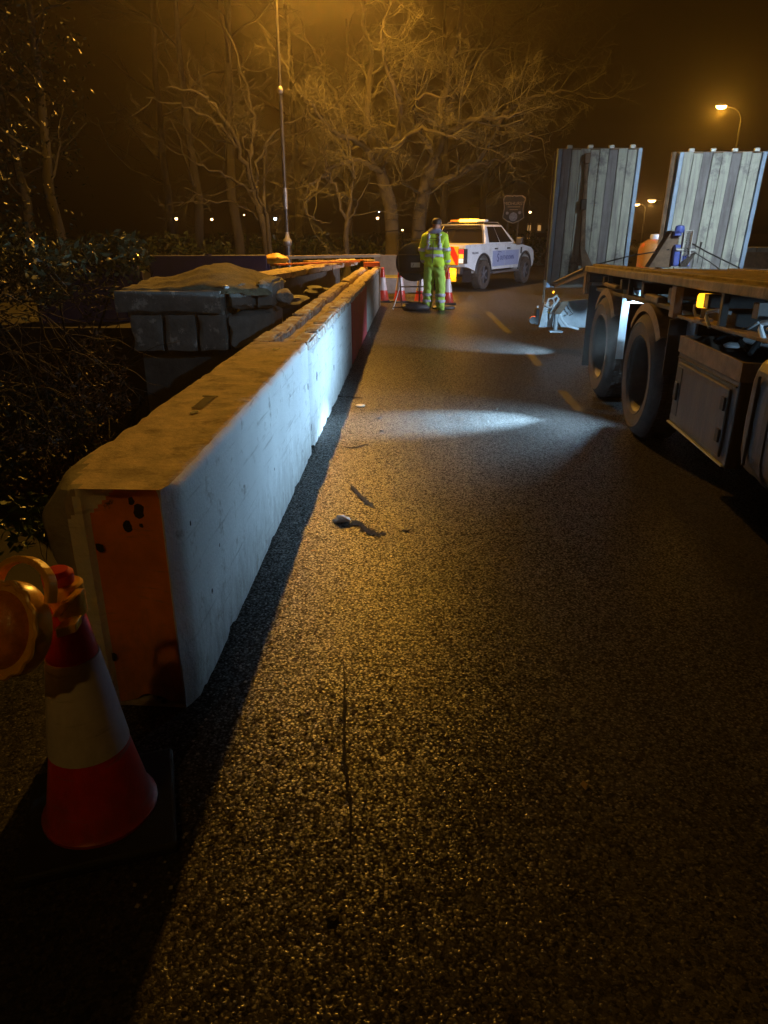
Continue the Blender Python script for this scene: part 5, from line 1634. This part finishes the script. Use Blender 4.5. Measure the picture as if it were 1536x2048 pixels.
# brackets/posts under the near rail
for y in (-1.9, .56, 3.62):
    tb('bracket', .012, .065, y, y + .10, zdeck(y) - .24, zdeck(y) - .032, M['truckbrown'], .004)
for y in (-.25, 1.9, 2.7):
    tb('bracket', .03, .07, y, y + .04, zdeck(y) - .22, zdeck(y) - .032, M['truckdark'], .004)
# lower ledge under the rail
slab('lower_ledge', .03, .14, -2.3, .52, -.235, -.215, M['truckbrown'], .003)
slab('lower_ledge', .03, .12, .70, 3.6, -.20, -.17, M['truckdark'], .003)
slab('underrun_panel', .16, .18, 1.55, 2.0, -.20, -.04, M['toolbox'], .003)
slab('web_panel', .35, .37, -2.3, 3.7, -.30, -.05, M['truckdark'])
# amber side marker
mk = MB().box(.02, .10, .05, .16, zdeck(.1) - .215, zdeck(.1) - .20).build('marker_bracket', M['truckbrown'], T)
MB().lathe([(.045, 0), (.05, .01), (.05, .065), (.044, .08), (.005, .082)], 18, Matrix.Translation((.055, .10, zdeck(.1) - .135))).build('side_marker', M['amber_mark'], T, smooth=True)
MB().cyl((.055, .10, zdeck(.1) - .20), (.055, .10, zdeck(.1) - .135), .02, 8).build('marker_stem', M['truckdark'], T)
light('marker_glow', 'POINT', (-.02, .07, zdeck(.1) - .10), .22, (1, .42, .03), T, .03)

# wheels: deep-dish twins
def truck_wheel(yc):
    w = empty('wheel', (0, yc, .485)); w.parent = T
    rot = Matrix.Rotation(R(90), 4, 'Y')
    Rt = .485
    mb = MB()
    mb.lathe([(.285, .0), (.300, -.008), (.306, -.014), (.312, -.009), (.35, -.018), (.40, -.019), (.405, -.024), (.412, -.018), (.43, -.014), (.465, .012), (Rt, .05), (Rt, .23), (.465, .27), (.40, .285), (.285, .28)], 56, rot, cap=False)
    mb.build('tyre', M['tyre'], w, smooth=True, auto=35)
    mb = MB()
    for g in range(4):
        for k in range(56):
            a = 2 * PI * k / 56 + (g % 2) * .05
            mb.box(.05 + g * .05, .088 + g * .05, -.021, .021, -.01, .008, mtx=Matrix.Rotation(a, 4, 'X') @ Matrix.Translation((0, 0, Rt)))
    mb.build('tread', M['tyre'], w)
    mb = MB(); mb.lathe([(.29, .0), (.282, .012), (.268, .03), (.262, .12), (.25, .16), (.20, .175), (.12, .23), (.02, .23)], 40, rot, cap=False)
    mb.build('rim', M['truckdark'], w, smooth=True)
    mb = MB(); mb.lathe([(.115, .22), (.11, .17), (.095, .15), (.01, .145)], 24, rot); mb.build('hub', M['truckdark'], w, smooth=True)
    mb = MB()
    for k in range(10):
        a = 2 * PI * k / 10
        mb.cyl((.24, .165 * math.cos(a), .165 * math.sin(a)), (.19, .165 * math.cos(a), .165 * math.sin(a)), .014, 6)
    mb.build('wheel_nuts', M['truckdark'], w)
    return w
w1 = truck_wheel(1.17)
for (x, y, rz) in ((0, 2.63, 0), (2.50, 1.17, PI), (2.50, 2.63, PI)):
    c = copy_tree(w1, T); c.location = (x, y, .485); c.rotation_euler = (R(20) * y, 0, rz)
for y in (1.17, 2.63): MB().cyl((.2, y, .485), (2.3, y, .485), .07, 12).build('axle', M['truckdark'], T)
# mudguards
def guard(yc, r0=.545, a0=40, a1=140, m=M['truckbrown']):
    mb = MB(); n_ = 16
    vs = []; fs = []
    for k in range(n_ + 1):
        a = R(a0 + (a1 - a0) * k / n_)
        for (x, rr) in ((-.012, r0 - .06), (.0, r0), (.42, r0), (.42, r0 - .012), (.02, r0 - .012)):
            vs.append((x + .005, yc + rr * math.cos(a), .485 + rr * math.sin(a)))
    for k in range(n_):
        for j in range(5):
            fs.append((k * 5 + j, k * 5 + (j + 1) % 5, k * 5 + 5 + (j + 1) % 5, k * 5 + 5 + j))
    mb.add(vs, fs).build('mudguard', m, T, smooth=True, auto=30)
guard(1.17); guard(2.63)
tb('guard_bracket', .02, .10, 1.0, 1.35, 1.04, 1.09, M['truckbrown'], .01)
tb('guard_bracket', .02, .10, 2.35, 2.9, 1.04, 1.075, M['truckbrown'], .01)
# splash flaps
tb('mudflap', .0, .55, 1.69, 1.70, .42, .98, M['rubber'])
tb('mudflap', -.04, .55, 3.22, 3.235, .20, 1.02, M['rubber'])
tb('mudflap', -.0, .50, .62 - .06, .63 - .055, .60, .98, M['rubber'])
# chequer plate between the wheels, lit by the work lamp: raised lozenges
cpz = tb('chequer_plate', .03, .62, 2.075, 2.083, .46, 1.06, M['chequer'])
mb = MB()
for i in range(18):
    for j in range(18):
        x = .05 + i * .032 + (j % 2) * .016; z = .48 + j * .032
        if x > .60 or z > 1.04: continue
        sgn = 1 if (i + j) % 2 else -1
        mb.box(-.010, .010, -.0022, .0, -.0028, .0028, mtx=Matrix.Translation((x, 2.0748, z)) @ Matrix.Rotation(sgn * R(45), 4, 'Y'))
o = mb.build('raised_pattern', M['chequer'], cpz); o['kind'] = 'stuff'
for k, (x0, z0) in enumerate(((.10, 1.02), (.20, 1.0), (.29, 1.04))):
    MB().tube([(x0, 2.05, z0 + .06), (x0 + .01, 2.03, z0), (x0 + .06, 2.03, z0 - .05), (x0 + .10, 2.05, z0 - .02 + .03 * k)], .011, 8).build('air_hose', M['whitepipe' if k != 1 else 'rubber'], T, smooth=True)

# toolbox
tbx = tb('toolbox', .02, .60, -.70, .34, .315, .805, M['toolbox'], .012)
lid = MB()
for (a_, b_, c_, d_) in ((.015, .035, -.705, .345), (.58, .60, -.705, .345), (.035, .58, -.705, -.685), (.035, .58, .325, .345)):
    lid.box(a_, b_, c_, d_, .80, .902)
lid = lid.build('tray_rim', M['truckbrown'], tbx)
tb('toolbox_door', .004, .02, -.62, .27, .36, .745, M['toolbox'], .008)
tb('toolbox_seam', .010, .020, -.68, .32, .765, .772, M['rubber'])
tb('toolbox_trim', .0, .018, -.69, .33, .325, .335, M['galv'], .002)
for (z) in (.44, .62): tb('hinge', -.008, .006, -.60, -.55, z, z + .075, M['rubber'], .004)
tb('latch', -.012, .006, .19, .25, .50, .62, M['rubber'], .01)
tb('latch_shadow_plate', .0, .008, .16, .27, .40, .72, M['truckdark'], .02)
# open tray contents
mb = MB(); mb.tube([(.25, -.10, .94), (.34, -.30, .935), (.40, -.52, .925)], .020, 10); tool = mb.build('grab_handle', M['whitepipe'], T, smooth=True)
mb = MB(); mb.lathe([(.02, .0), (.05, .004), (.055, .016), (.03, .03), (.01, .03)], 20, Matrix.Translation((.14, -.22, .91))); mb.build('ratchet_buckle', M['whitepipe'], T, smooth=True)
for k in range(12):
    a = rnd.uniform(0, 6.28)
    x, y = rnd.uniform(.1, .5), rnd.uniform(-.62, .25)
    MB().tube([(x, y, .905), (x + .08 * math.cos(a), y + .10 * math.sin(a), .945 + rnd.uniform(-.01, .03)), (x + .15 * math.cos(a + .5), y + .17 * math.sin(a + .5), .91)], rnd.uniform(.010, .022), 6).build('strap_bundle', M['rubber' if k % 3 else 'truckdark'], T, smooth=True)
# grey splash wall behind the near wheel, seen above the toolbox
tb('inner_panel', .45, .47, -.75, .95, .86, 1.12, M['galv'], .004)
tb('wing_panel', .12, .14, .40, .72, .62, 1.03, M['galv'], .004)
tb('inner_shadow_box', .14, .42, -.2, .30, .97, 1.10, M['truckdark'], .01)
# hook-shaped pale pipes
def hook(x, y, z, k=1.0, m='whitepipe', r=.0115):
    MB().tube([(x + .10, y - .10 * k, z + .004), (x + .03, y - .05 * k, z + .012), (x, y, z), (x + .0, y + .005, z - .03 * k), (x + .01, y - .045 * k, z - .085 * k)], r, 8).build('pipe_hook', M[m], T, smooth=True)
hook(.02, -.06, 1.095, 1.0); hook(.04, -.78, 1.115, 1.05, r=.014); hook(.10, .42, 1.085, .9, 'galv', .010)
MB().tube([(.12, -.36, 1.035), (.12, -.42, 1.04), (.13, -.47, 1.065), (.14, -.50, 1.085)], .008, 8).build('pipe_hook', M['whitepipe'], T, smooth=True)
MB().tube([(.02, -.90, 1.10), (.04, -.98, 1.115), (.06, -1.10, 1.11)], .009, 8).build('pipe_hook', M['whitepipe'], T, smooth=True)
# fuel tank
mb = MB()
prof = []
for k in range(28):
    a = 2 * PI * k / 28
    ca, sa = math.cos(a), math.sin(a)
    e = .42
    prof.append((.36 + .35 * math.copysign(abs(ca) ** e, ca), .66 + .335 * math.copysign(abs(sa) ** e, sa)))
mb.prism(prof, -2.2, -.84, 'y'); mb.build('fuel_tank', M['toolbox'], T, bevel=.04, seg=3)
for y in (-1.10, -1.9):
    pr = [(.36 + (x - .36) * 1.02, .66 + (z - .66) * 1.02) for x, z in prof]
    MB().prism(pr, y - .03, y + .03, 'y').build('tank_strap', M['truckdark'], T, bevel=.004)
tb('tank_rib', -.004, .012, -.96, -.945, .42, .88, M['truckdark'], .003)
tb('tank_step', .06, .30, -1.5, -.9, .998, 1.01, M['galv'], .003)

# beavertail
mb = MB(); mb.hexa([(0, 3.78, 1.08), (2.5, 3.78, 1.08), (2.5, 5.9, .80), (0, 5.9, .80)], [(0, 3.78, 1.16), (2.5, 3.78, 1.16), (2.5, 5.9, .88), (0, 5.9, .88)]); mb.build('beavertail', M['truckbrown'], T, bevel=.005)
MB().tube([(.0, 3.8, 1.15), (.0, 5.95, .86)], .02, 6).build('tail_rail', M['truckbrown'], T)
tb('tail_bracket', .0, .05, 3.66, 3.78, .90, 1.14, M['truckbrown'], .004)
# ramps: upright, boards running lengthwise
def ramp(x0, x1, z0, z1, cols, label, lean, yr=5.98, edge='ramp_edge'):
    f = empty('loading_ramp', (x0, yr, 0), 0); f.parent = T
    f['label'] = label
    w_ = x1 - x0
    n_ = len(cols)
    pw = (w_ - .12) / n_
    sh = lean
    def plate(name, a, b, ya, yb, za, zb, m, bev=.004):
        s0 = sh * (za - z0) / (z1 - z0); s1 = sh * (zb - z0) / (z1 - z0)
        MB().hexa([(a + s0, ya, za), (b + s0, ya, za), (b + s0, yb, za), (a + s0, yb, za)], [(a + s1, ya, zb), (b + s1, ya, zb), (b + s1, yb, zb), (a + s1, yb, zb)]).build(name, m, f, bevel=bev)
    plate('backing', .03, w_ - .03, .03, .07, z0, z1 - .01, M['truckdark'])
    plate('edge_beam', 0, .055, -.03, .12, z0, z1, M[edge], .006)
    plate('edge_beam', w_ - .055, w_, -.03, .12, z0, z1, M[edge], .006)
    for i, c in enumerate(cols):
        a = .062 + i * pw
        plate('board', a + .003, a + pw - .004, (.0, .012)[c], .03, z0, z1 - .015 * (i % 2), M['ramp_a' if c == 0 else 'ramp_b'])
    for i in range(4):
        a = w_ * (i + .55) / 4
        plate('top_lug', a - .035, a + .035, .0, .05, z1, z1 + .045, M['galv'], .01)
    plate('top_bar', .0, w_, .05, .11, z1 - .06, z1 + .012, M['truckbrown'])
    return f
ramp(-.10, .98, .80, 2.54, [1, 0, 0, 0, 0, 1, 0, 0], 'left raised ramp with dull grey-green boards', .02)
ramp(1.42, 2.52, .92, 2.49, [0, 0, 1, 0, 0, 1, 0, 0, 1][:8], 'right raised ramp with bright weathered boards', .06)
# brown hydraulic prop in front of the left ramp
MB().tube([(.33, 5.80, 1.10), (.31, 5.88, 1.75), (.29, 5.93, 2.47)], [.045, .032, .026], 8).build('ramp_prop', M['truckbrown'], T, smooth=True)
tb('prop_joint', .255, .325, 5.86, 5.94, 2.36, 2.48, M['truckbrown'], .01); tb('prop_joint', .26, .33, 5.84, 5.92, 1.80, 1.93, M['truckdark'], .01)
MB().hexa([(.32, 5.6, 1.0), (.50, 5.6, 1.0), (.50, 5.66, 1.0), (.32, 5.66, 1.0)], [(.28, 5.72, 1.34), (.33, 5.72, 1.34), (.33, 5.78, 1.34), (.28, 5.78, 1.34)]).build('prop_gusset', M['truckbrown'], T)
MB().tube([(-.13, 5.90, .60), (-.12, 5.92, 2.50)], .018, 6).build('ramp_edge_tube', M['truckbrown'], T)
MB().tube([(1.40, 6.05, 1.0), (1.44, 6.08, 2.50)], .035, 6).build('ramp_edge_tube', M['truckbrown'], T)
# winch and hydraulics between the ramps
wn = empty('winch', (1.42, 5.2, 1.12)); wn.parent = T; wn['label'] = 'blue hydraulic winch with hanging chain between the ramps'
MB().hexa([(-.33, .1, -.02), (-.05, .1, -.02), (-.05, .3, -.02), (-.33, .3, -.02)], [(-.10, .1, .42), (.02, .1, .42), (.02, .3, .42), (-.10, .3, .42)]).build('arm', M['truckbrown'], wn, bevel=.01)
MB().box(-.06, .02, .0, .14, 0, .26).build('cylinder_block', M['hydro_blue'], wn, bevel=.02)
MB().cyl((.06, .02, .0), (.06, .02, .13), .04, 14).build('valve', M['hydro_blue'], wn, smooth=True)
MB().box(.115, .15, .0, .1, 0, .14).build('upright', M['hydro_blue'], wn, bevel=.01)
MB().cyl((-.05, .0, .20), (.20, .0, .20), .022, 12).build('spindle', M['galv'], wn, smooth=True)
MB().box(-.09, .0, .0, .12, .36, .42).build('motor', M['hydro_blue'], wn, bevel=.015)
MB().lathe([(.01, .05), (.05, .04), (.06, 0), (.05, -.04)], 12, Matrix.Translation((-.03, .02, .44))).build('motor_cap', M['hydro_blue'], wn, smooth=True)
fr_ = MB(); fr_.box(.02, .03, -.03, .05, .02, .43); fr_.box(.12, .13, -.03, .05, .02, .43); fr_.box(.02, .13, -.03, .05, .42, .43); fr_.build('chain_frame', M['galv'], wn)
for c_ in range(2):
    for k in range(15):
        z = .40 - k * .026; cx = .055 + c_ * .038
        mtx = Matrix.Translation((cx, -.035, z)) @ (Matrix.Rotation(R(75 if k % 2 else 10), 4, 'Z'))
        pts = [mtx @ Vector((.012 * math.cos(t), 0, .018 * math.sin(t))) for t in [2 * PI * q / 8 for q in range(8)]]
        MB().tube(pts, .0042, 5, closed=True).build('chain_link', M['greasy'], wn)
MB().hexa([(.02, -.04, -.0), (.10, -.04, -.0), (.10, .06, .0), (.02, .06, .0)], [(.02, -.04, .05), (.20, -.04, .17), (.20, .06, .17), (.02, .06, .05)]).build('fairlead', M['truckdark'], wn, bevel=.006)
MB().tube([(.23, -.02, .04), (.235, -.02, .18), (.245, -.02, .29)], [.004, .005, .014], 6).build('lever', M['rubber'], wn)
MB().tube([(.12, .0, .28), (.30, -.15, .17), (.62, -.4, .0)], .009, 6).build('cable', M['rubber'], wn)
MB().tube([(.18, .0, .17), (.34, -.15, .06), (.42, -.3, -.02)], .006, 6).build('cable', M['rubber'], wn)
MB().tube([(-.10, .1, .20), (-.55, .2, .12), (-.98, .3, .0)], .009, 6).build('cable', M['rubber'], wn)
# rear cluster: lit panels, hoses, jack leg and lamps seen under the beavertail
rp = MB(); rp.hexa([(-.16, 5.95, .26), (.60, 5.95, .26), (.60, 5.99, .26), (-.16, 5.99, .26)], [(-.10, 5.95, .60), (.60, 5.95, .66), (.60, 5.99, .66), (-.10, 5.99, .60)])
rp.build('rear_panel', M['galv'], T, bevel=.006)
mb = MB()
for k in range(12):
    mb.cyl((-.155 + .05 * k / 12, 5.93, .275 + k * .027), (-.085 + .05 * k / 12, 5.93, .275 + k * .027), .0135, 8)
mb.build('corrugated_hose', M['whitepipe'], T, smooth=True)
MB().tube([(-.08, 5.9, .58), (-.06, 5.86, .66), (-.0, 5.84, .67), (.02, 5.84, .60), (-.03, 5.86, .54), (-.08, 5.86, .56)], .012, 8).build('hose_loop', M['whitepipe'], T, smooth=True)
MB().tube([(-.01, 5.86, .66), (.04, 5.82, .71), (.07, 5.82, .66), (.03, 5.84, .58), (-.01, 5.86, .50), (-.02, 5.88, .40)], .016, 8).build('hose_loop', M['whitepipe'], T, smooth=True)
MB().tube([(.08, 5.80, .52), (.12, 5.76, .40), (.20, 5.72, .31), (.36, 5.70, .27)], .017, 8).build('hose_loop', M['whitepipe'], T, smooth=True)
MB().tube([(.16, 5.78, .60), (.22, 5.74, .52), (.27, 5.74, .47), (.22, 5.74, .45)], .009, 8).build('hose_loop', M['rubber'], T, smooth=True)
MB().hexa([(.0, 5.76, .46), (.10, 5.76, .46), (.10, 5.82, .46), (.0, 5.82, .46)], [(.10, 5.7, .64), (.20, 5.7, .64), (.20, 5.76, .64), (.10, 5.76, .64)]).build('jack_bracket', M['truckbrown'], T, bevel=.01)
MB().cyl((.055, 5.79, .24), (.055, 5.79, .50), .028, 10).build('jack_leg', M['galv'], T, smooth=True)
MB().cyl((.03, 5.79, .26), (.03, 5.79, .50), .012, 8).build('jack_rod', M['rubber'], T)
tb('jack_foot', -.03, .15, 5.72, 5.86, .215, .235, M['galv'], .006)
tb('label_plate', -.09, -.045, 5.925, 5.935, .33, .46, M['label'])
MB().box(-.05, .0, 5.915, 5.925, .455, .475).build('cable_tie', M['chev_yellow'], T)
tb('rear_underrun', -.22, -.17, 5.9, 6.05, .30, .52, M['rubber'], .01)
MB().lathe([(.01, -.02), (.05, -.018), (.055, .0), (.05, .03)], 16, Matrix.Translation((-.25, 5.93, .36)) @ Matrix.Rotation(R(90), 4, 'X')).build('rubber_buffer', M['rubber'], T, smooth=True)
MB().tube([(-.29 + .0, 5.93, .385), (-.27, 5.92, .405), (-.24, 5.92, .41), (-.215, 5.93, .405)], .009, 6).build('red_side_lamp', M['red_mark'], T, smooth=True)
MB().cyl((-.015, 5.84, .735), (.0, 5.84, .765), .012, 8).build('tail_marker', M['amber_mark'], T)
MB().cyl((-.20, 5.9, .53), (-.20, 5.9, .56), .014, 8).build('tail_glint', M['label'], T)
# cab-side structure outside the frame: headboard carrying the work lamp
tb('headboard', .1, 2.4, -2.55, -2.45, 1.30, 2.6, M['truckdark'], .01)
tb('cab', .0, 2.5, -5.2, -3.1, .75, 3.0, M['truckbrown'], .08)
# beacon mast on the far side with flood lamp
MB().tube([(2.55, -1.0, 1.25), (2.62, -1.0, 3.95)], .035, 8).build('lamp_mast', M['truckdark'], T)
def to_world(p):
    c, s = math.cos(-TA), math.sin(-TA)
    return Vector((1.92 + c * p[0] - s * p[1], 4.45 + s * p[0] + c * p[1], p[2]))
def work_lamp(name, p, aim_w, energy, cone, blend, size, color=COLD, r_=.05):
    """a round work lamp fixed to the truck: dark shell, bright glass, real spot light"""
    pw = to_world(p)
    d_ = (Vector(aim_w) - pw).normalized()
    c, s = math.cos(TA), math.sin(TA)
    dl = Vector((c * d_.x - s * d_.y, s * d_.x + c * d_.y, d_.z))
    q = dl.to_track_quat('Z', 'Y').to_matrix().to_4x4()
    mtx = Matrix.Translation(p) @ q
    sh = MB(); sh.lathe([(.01, -.07), (r_ * .7, -.06), (r_, -.02), (r_, 0)], 14, mtx); sh = sh.build('lamp_shell', M['truckdark'], T, smooth=True)
    gl = MB(); gl.lathe([(.001, -.004), (r_ * .9, -.006)], 14, mtx); gl.build('glass', M['lamp_white'], sh)
    L = bpy.data.lights.new(name, 'SPOT'); L.energy = energy; L.color = color; L.spot_size = R(cone); L.spot_blend = blend; L.shadow_soft_size = size
    o = bpy.data.objects.new(name, L); col.objects.link(o); o.parent = T
    o.location = Vector(p) + dl * .012
    o.rotation_euler = dl.to_track_quat('-Z', 'Y').to_euler()
    return o
# A: between the wheels, lights the chequer plate, the barrier and the road
work_lamp('side_work_light', (.10, 1.88, .74), (.70, 6.05, 0.0), 3300, 34, 1.0, .02)
work_lamp('low_side_light', (.06, 1.90, .30), (1.05, 6.0, 0.0), 1000, 18, 1.0, .015, r_=.03)
work_lamp('barrier_work_light', (.112, 1.86, .66), (-.5, 5.0, .62), 660, 142, 1.0, .03)
work_lamp('plate_work_light', (.22, 1.74, .95), tuple(to_world((.28, 2.1, .72))), 22, 120, .6, .02)
# B: ahead of the rear panel
work_lamp('rear_work_light', (.42, 4.9, .62), tuple(to_world((-.7, 5.75, 0.0))), 800, 50, .9, .02)
work_lamp('rear_panel_light', (.45, 4.6, .62), tuple(to_world((.05, 6.0, .42))), 60, 70, .8, .02)
# tray / pipes lamp under the deck
work_lamp('underdeck_light', (.26, -1.25, 1.10), tuple(to_world((.06, -.3, 1.02))), 9, 120, .6, .02)
# C: flood on the mast, lights ramps, worker and pickup
work_lamp('mast_flood', (2.62, -1.0, 3.9), (4.95, 10.3, 2.0), 3700, 46, 1.0, .08, (.84, .96, 1.0), .09)
work_lamp('mast_side_light', (2.56, -.9, 3.7), (-1.9, 8.0, .6), 240, 46, .9, .06, COLD, .06)
# D: flood on a tripod standing out of frame to the right, lights the worker and the pickup
tf = empty('tripod_flood', (8.6, 11.6, 0), 0, 'tripod work flood standing right of the truck, out of frame', 'work lamp')
MB().cyl((0, 0, .7), (0, 0, 2.75), .02, 8).build('mast', M['frame'], tf)
for k in range(3):
    a = 2 * PI * k / 3
    MB().tube([(0, 0, .95), (.55 * math.cos(a), .55 * math.sin(a), 0)], .014, 6).build('leg', M['frame'], tf)
fa = Vector((2.2, 19.0, .7)); fd = (fa - Vector((8.6, 11.6, 2.8))).normalized()
fq = Matrix.Translation((0, 0, 2.8)) @ fd.to_track_quat('Z', 'Y').to_matrix().to_4x4()
MB().box(-.16, .16, -.11, .11, -.08, 0, mtx=fq).build('lamp_body', M['carblack'], tf)
MB().box(-.14, .14, -.09, .09, .001, .006, mtx=fq).build('glass', M['lamp_white'], tf)
light('flood_light', 'SPOT', Vector((0, 0, 2.8)) + fd * .02, 4200, VIOLET, tf, .10, aim=Vector((0, 0, 2.8)) + fd, cone=78, blend=.8)

# ================================================================== DEBRIS ON THE ROAD
def debris(name, x, y, s, seed, m, label, cat, z=None, sub=2, jag=.35, group=None):
    mb = MB(); rock_mesh(mb, (0, 0, 0), s, seed, sub, jag)
    return tag(mb.build(name, m, None, smooth=False, loc=(x, y, s[2] * .7 if z is None else z)), label, cat, group)
debris('crumpled_rag', -.24, 3.76, (.045, .034, .022), 2.2, M['label'], 'pale crumpled lump lying on the road right of the block shadow', 'rag', sub=3)
def smear(pts, w, label, name='tar_smear', m=M['damp']):
    base_ = [Vector((*p, .0045)) for p in pts]
    P_ = [q + Vector((.006 * noise.noise(q * 60), .006 * noise.noise(q * 60 + Vector((9, 0, 0))), 0)) for q in smooth_path(base_, 7)]
    vs = []; fs = []
    for i, p in enumerate(P_):
        dd = (P_[min(i + 1, len(P_) - 1)] - P_[max(i - 1, 0)]).normalized()
        nn = Vector((-dd.y, dd.x, 0))
        ww = w * max(.12, .75 + 1.1 * noise.noise(p * 45) + .6 * noise.noise(p * 120)) * min(1, .2 + 4 * min(i, len(P_) - 1 - i) / len(P_))
        h_ = .0006
        vs += [p - nn * ww, p - nn * ww * .5 + Vector((0, 0, h_)), p + nn * ww * .5 + Vector((0, 0, h_)), p + nn * ww]
    for i in range(len(P_) - 1):
        for j in range(3): fs.append((i * 4 + j, i * 4 + j + 1, i * 4 + 5 + j, i * 4 + 4 + j))
    return tag(MB().add(vs, fs).build(name, m), label, 'smear', 'dark smears on the road')
smear([(-.20, 3.66), (-.16, 3.72), (-.13, 3.70), (-.10, 3.62), (-.06, 3.58), (-.02, 3.56), (.01, 3.58)], .032, 'dark twisted strip trailing right from the pale lump')
smear([(-.22, 4.38), (-.16, 4.20), (-.10, 4.05), (-.05, 3.95)], .018, 'thin pale scuff above the pale lump on the road')
smear([(-.31, 5.26), (-.26, 5.22), (-.20, 5.25), (-.15, 5.30), (-.12, 5.31)], .022, 'short dark smear beside the block shadow at mid distance')
smear([(-.50, 7.05), (-.36, 7.0), (-.2, 6.95)], .03, 'dark strip across the shadow edge behind the first smear')
smear([(-.16, 2.35), (-.14, 2.1), (-.13, 1.9), (-.12, 1.75), (-.10, 1.6), (-.09, 1.45)], .006, 'long thin tar line running towards the camera')
debris('dark_clod', -.125, 1.235, (.016, .012, .006), 6, M['darkstuff'], 'small dark clod on the road near the bottom of the picture', 'clod')
MB_d = [(-.02, 5.72, 'small dark scrap left of the bright beam, nearest to it'), (.12, 3.62, 'small dark scrap on the road right of the dark strip'), (-.04, 6.15, 'tiny dark scrap above the smears near the light beam'), (1.05, 6.5, 'small pale scrap inside the bright beam on the road')]
for k, (x, y, lb) in enumerate(MB_d):
    debris('road_scrap', x, y, (.018, .013, .006), 7 + k, M['darkstuff'] if k < 3 else M['rock'], lb, 'scrap', group='scraps on the road')
st = MB(); st.lathe([(.045, .004), (.045, .010), (.03, .014), (.001, .013)], 16, Matrix.Translation((-.225, 6.62, 0)))
tag(st.build('road_stud', M['galv'], None, smooth=True), 'round metal stud set in the road by the second block', 'road stud')
rnd = random.Random(77)
V = []; F = []
def grit(x, y, r_):
    k = len(V)
    a = rnd.uniform(0, 6.28)
    for q in range(4):
        t = a + q * PI / 2
        V.append((x + r_ * math.cos(t) * rnd.uniform(.7, 1.3), y + r_ * math.sin(t) * rnd.uniform(.7, 1.3), .001))
    V.append((x, y, r_ * rnd.uniform(.6, 1.1)))
    for q in range(4): F.append((k + q, k + (q + 1) % 4, k + 4))
for _ in range(900):
    y = rnd.uniform(1.2, 14)
    grit(blk_dir(max(2.05, y)) + abs(rnd.gauss(0, .12)) + .02, y, rnd.uniform(.0025, .007))
for _ in range(500):
    grit(rnd.uniform(-.4, 2.2), rnd.uniform(1.2, 12), rnd.uniform(.002, .0055))
go = mesh_obj('road_grit', V, F, M['rock'], None); tag(go, 'loose grit scattered over the road and along the foot of the blocks', 'grit', kind='stuff')
V = []; F = []
for _ in range(60):
    y = rnd.uniform(1.3, 13); x = (blk_dir(max(2.05, y)) + abs(rnd.gauss(0, .15)) + .03) if rnd.random() < .7 else rnd.uniform(-.3, 2)
    a = rnd.uniform(0, 6.28); l = rnd.uniform(.010, .022); w = l * .5
    k = len(V)
    for (u, v, z) in ((-l, 0, .003), (0, -w, .007), (l, 0, .004), (0, w, .006)):
        V.append((x + u * math.cos(a) - v * math.sin(a), y + u * math.sin(a) + v * math.cos(a), z))
    F.append((k, k + 1, k + 2, k + 3))
go = mesh_obj('wet_leaves', V, F, M['leaf_litter'], None); tag(go, 'small wet leaves stuck to the road surface, thickest beside the blocks', 'leaves', kind='stuff')

# ================================================================== MIST
hz = MB().box(-75, 75, -32, 130, -4.9, 17)
hz = hz.build('haze', mat('haze_air', (1, 1, 1)))
hm = bpy.data.materials['haze_air']
hn = hm.node_tree
hn.nodes.clear()
ho = hn.nodes.new('ShaderNodeOutputMaterial')
pv = hn.nodes.new('ShaderNodeVolumePrincipled')
pv.inputs['Color'].default_value = (.95, .84, .72, 1)
pv.inputs['Density'].default_value = 0.0023
pv.inputs['Anisotropy'].default_value = 0.84
hn.links.new(pv.outputs[0], ho.inputs['Volume'])
tag(hz, kind='stuff')
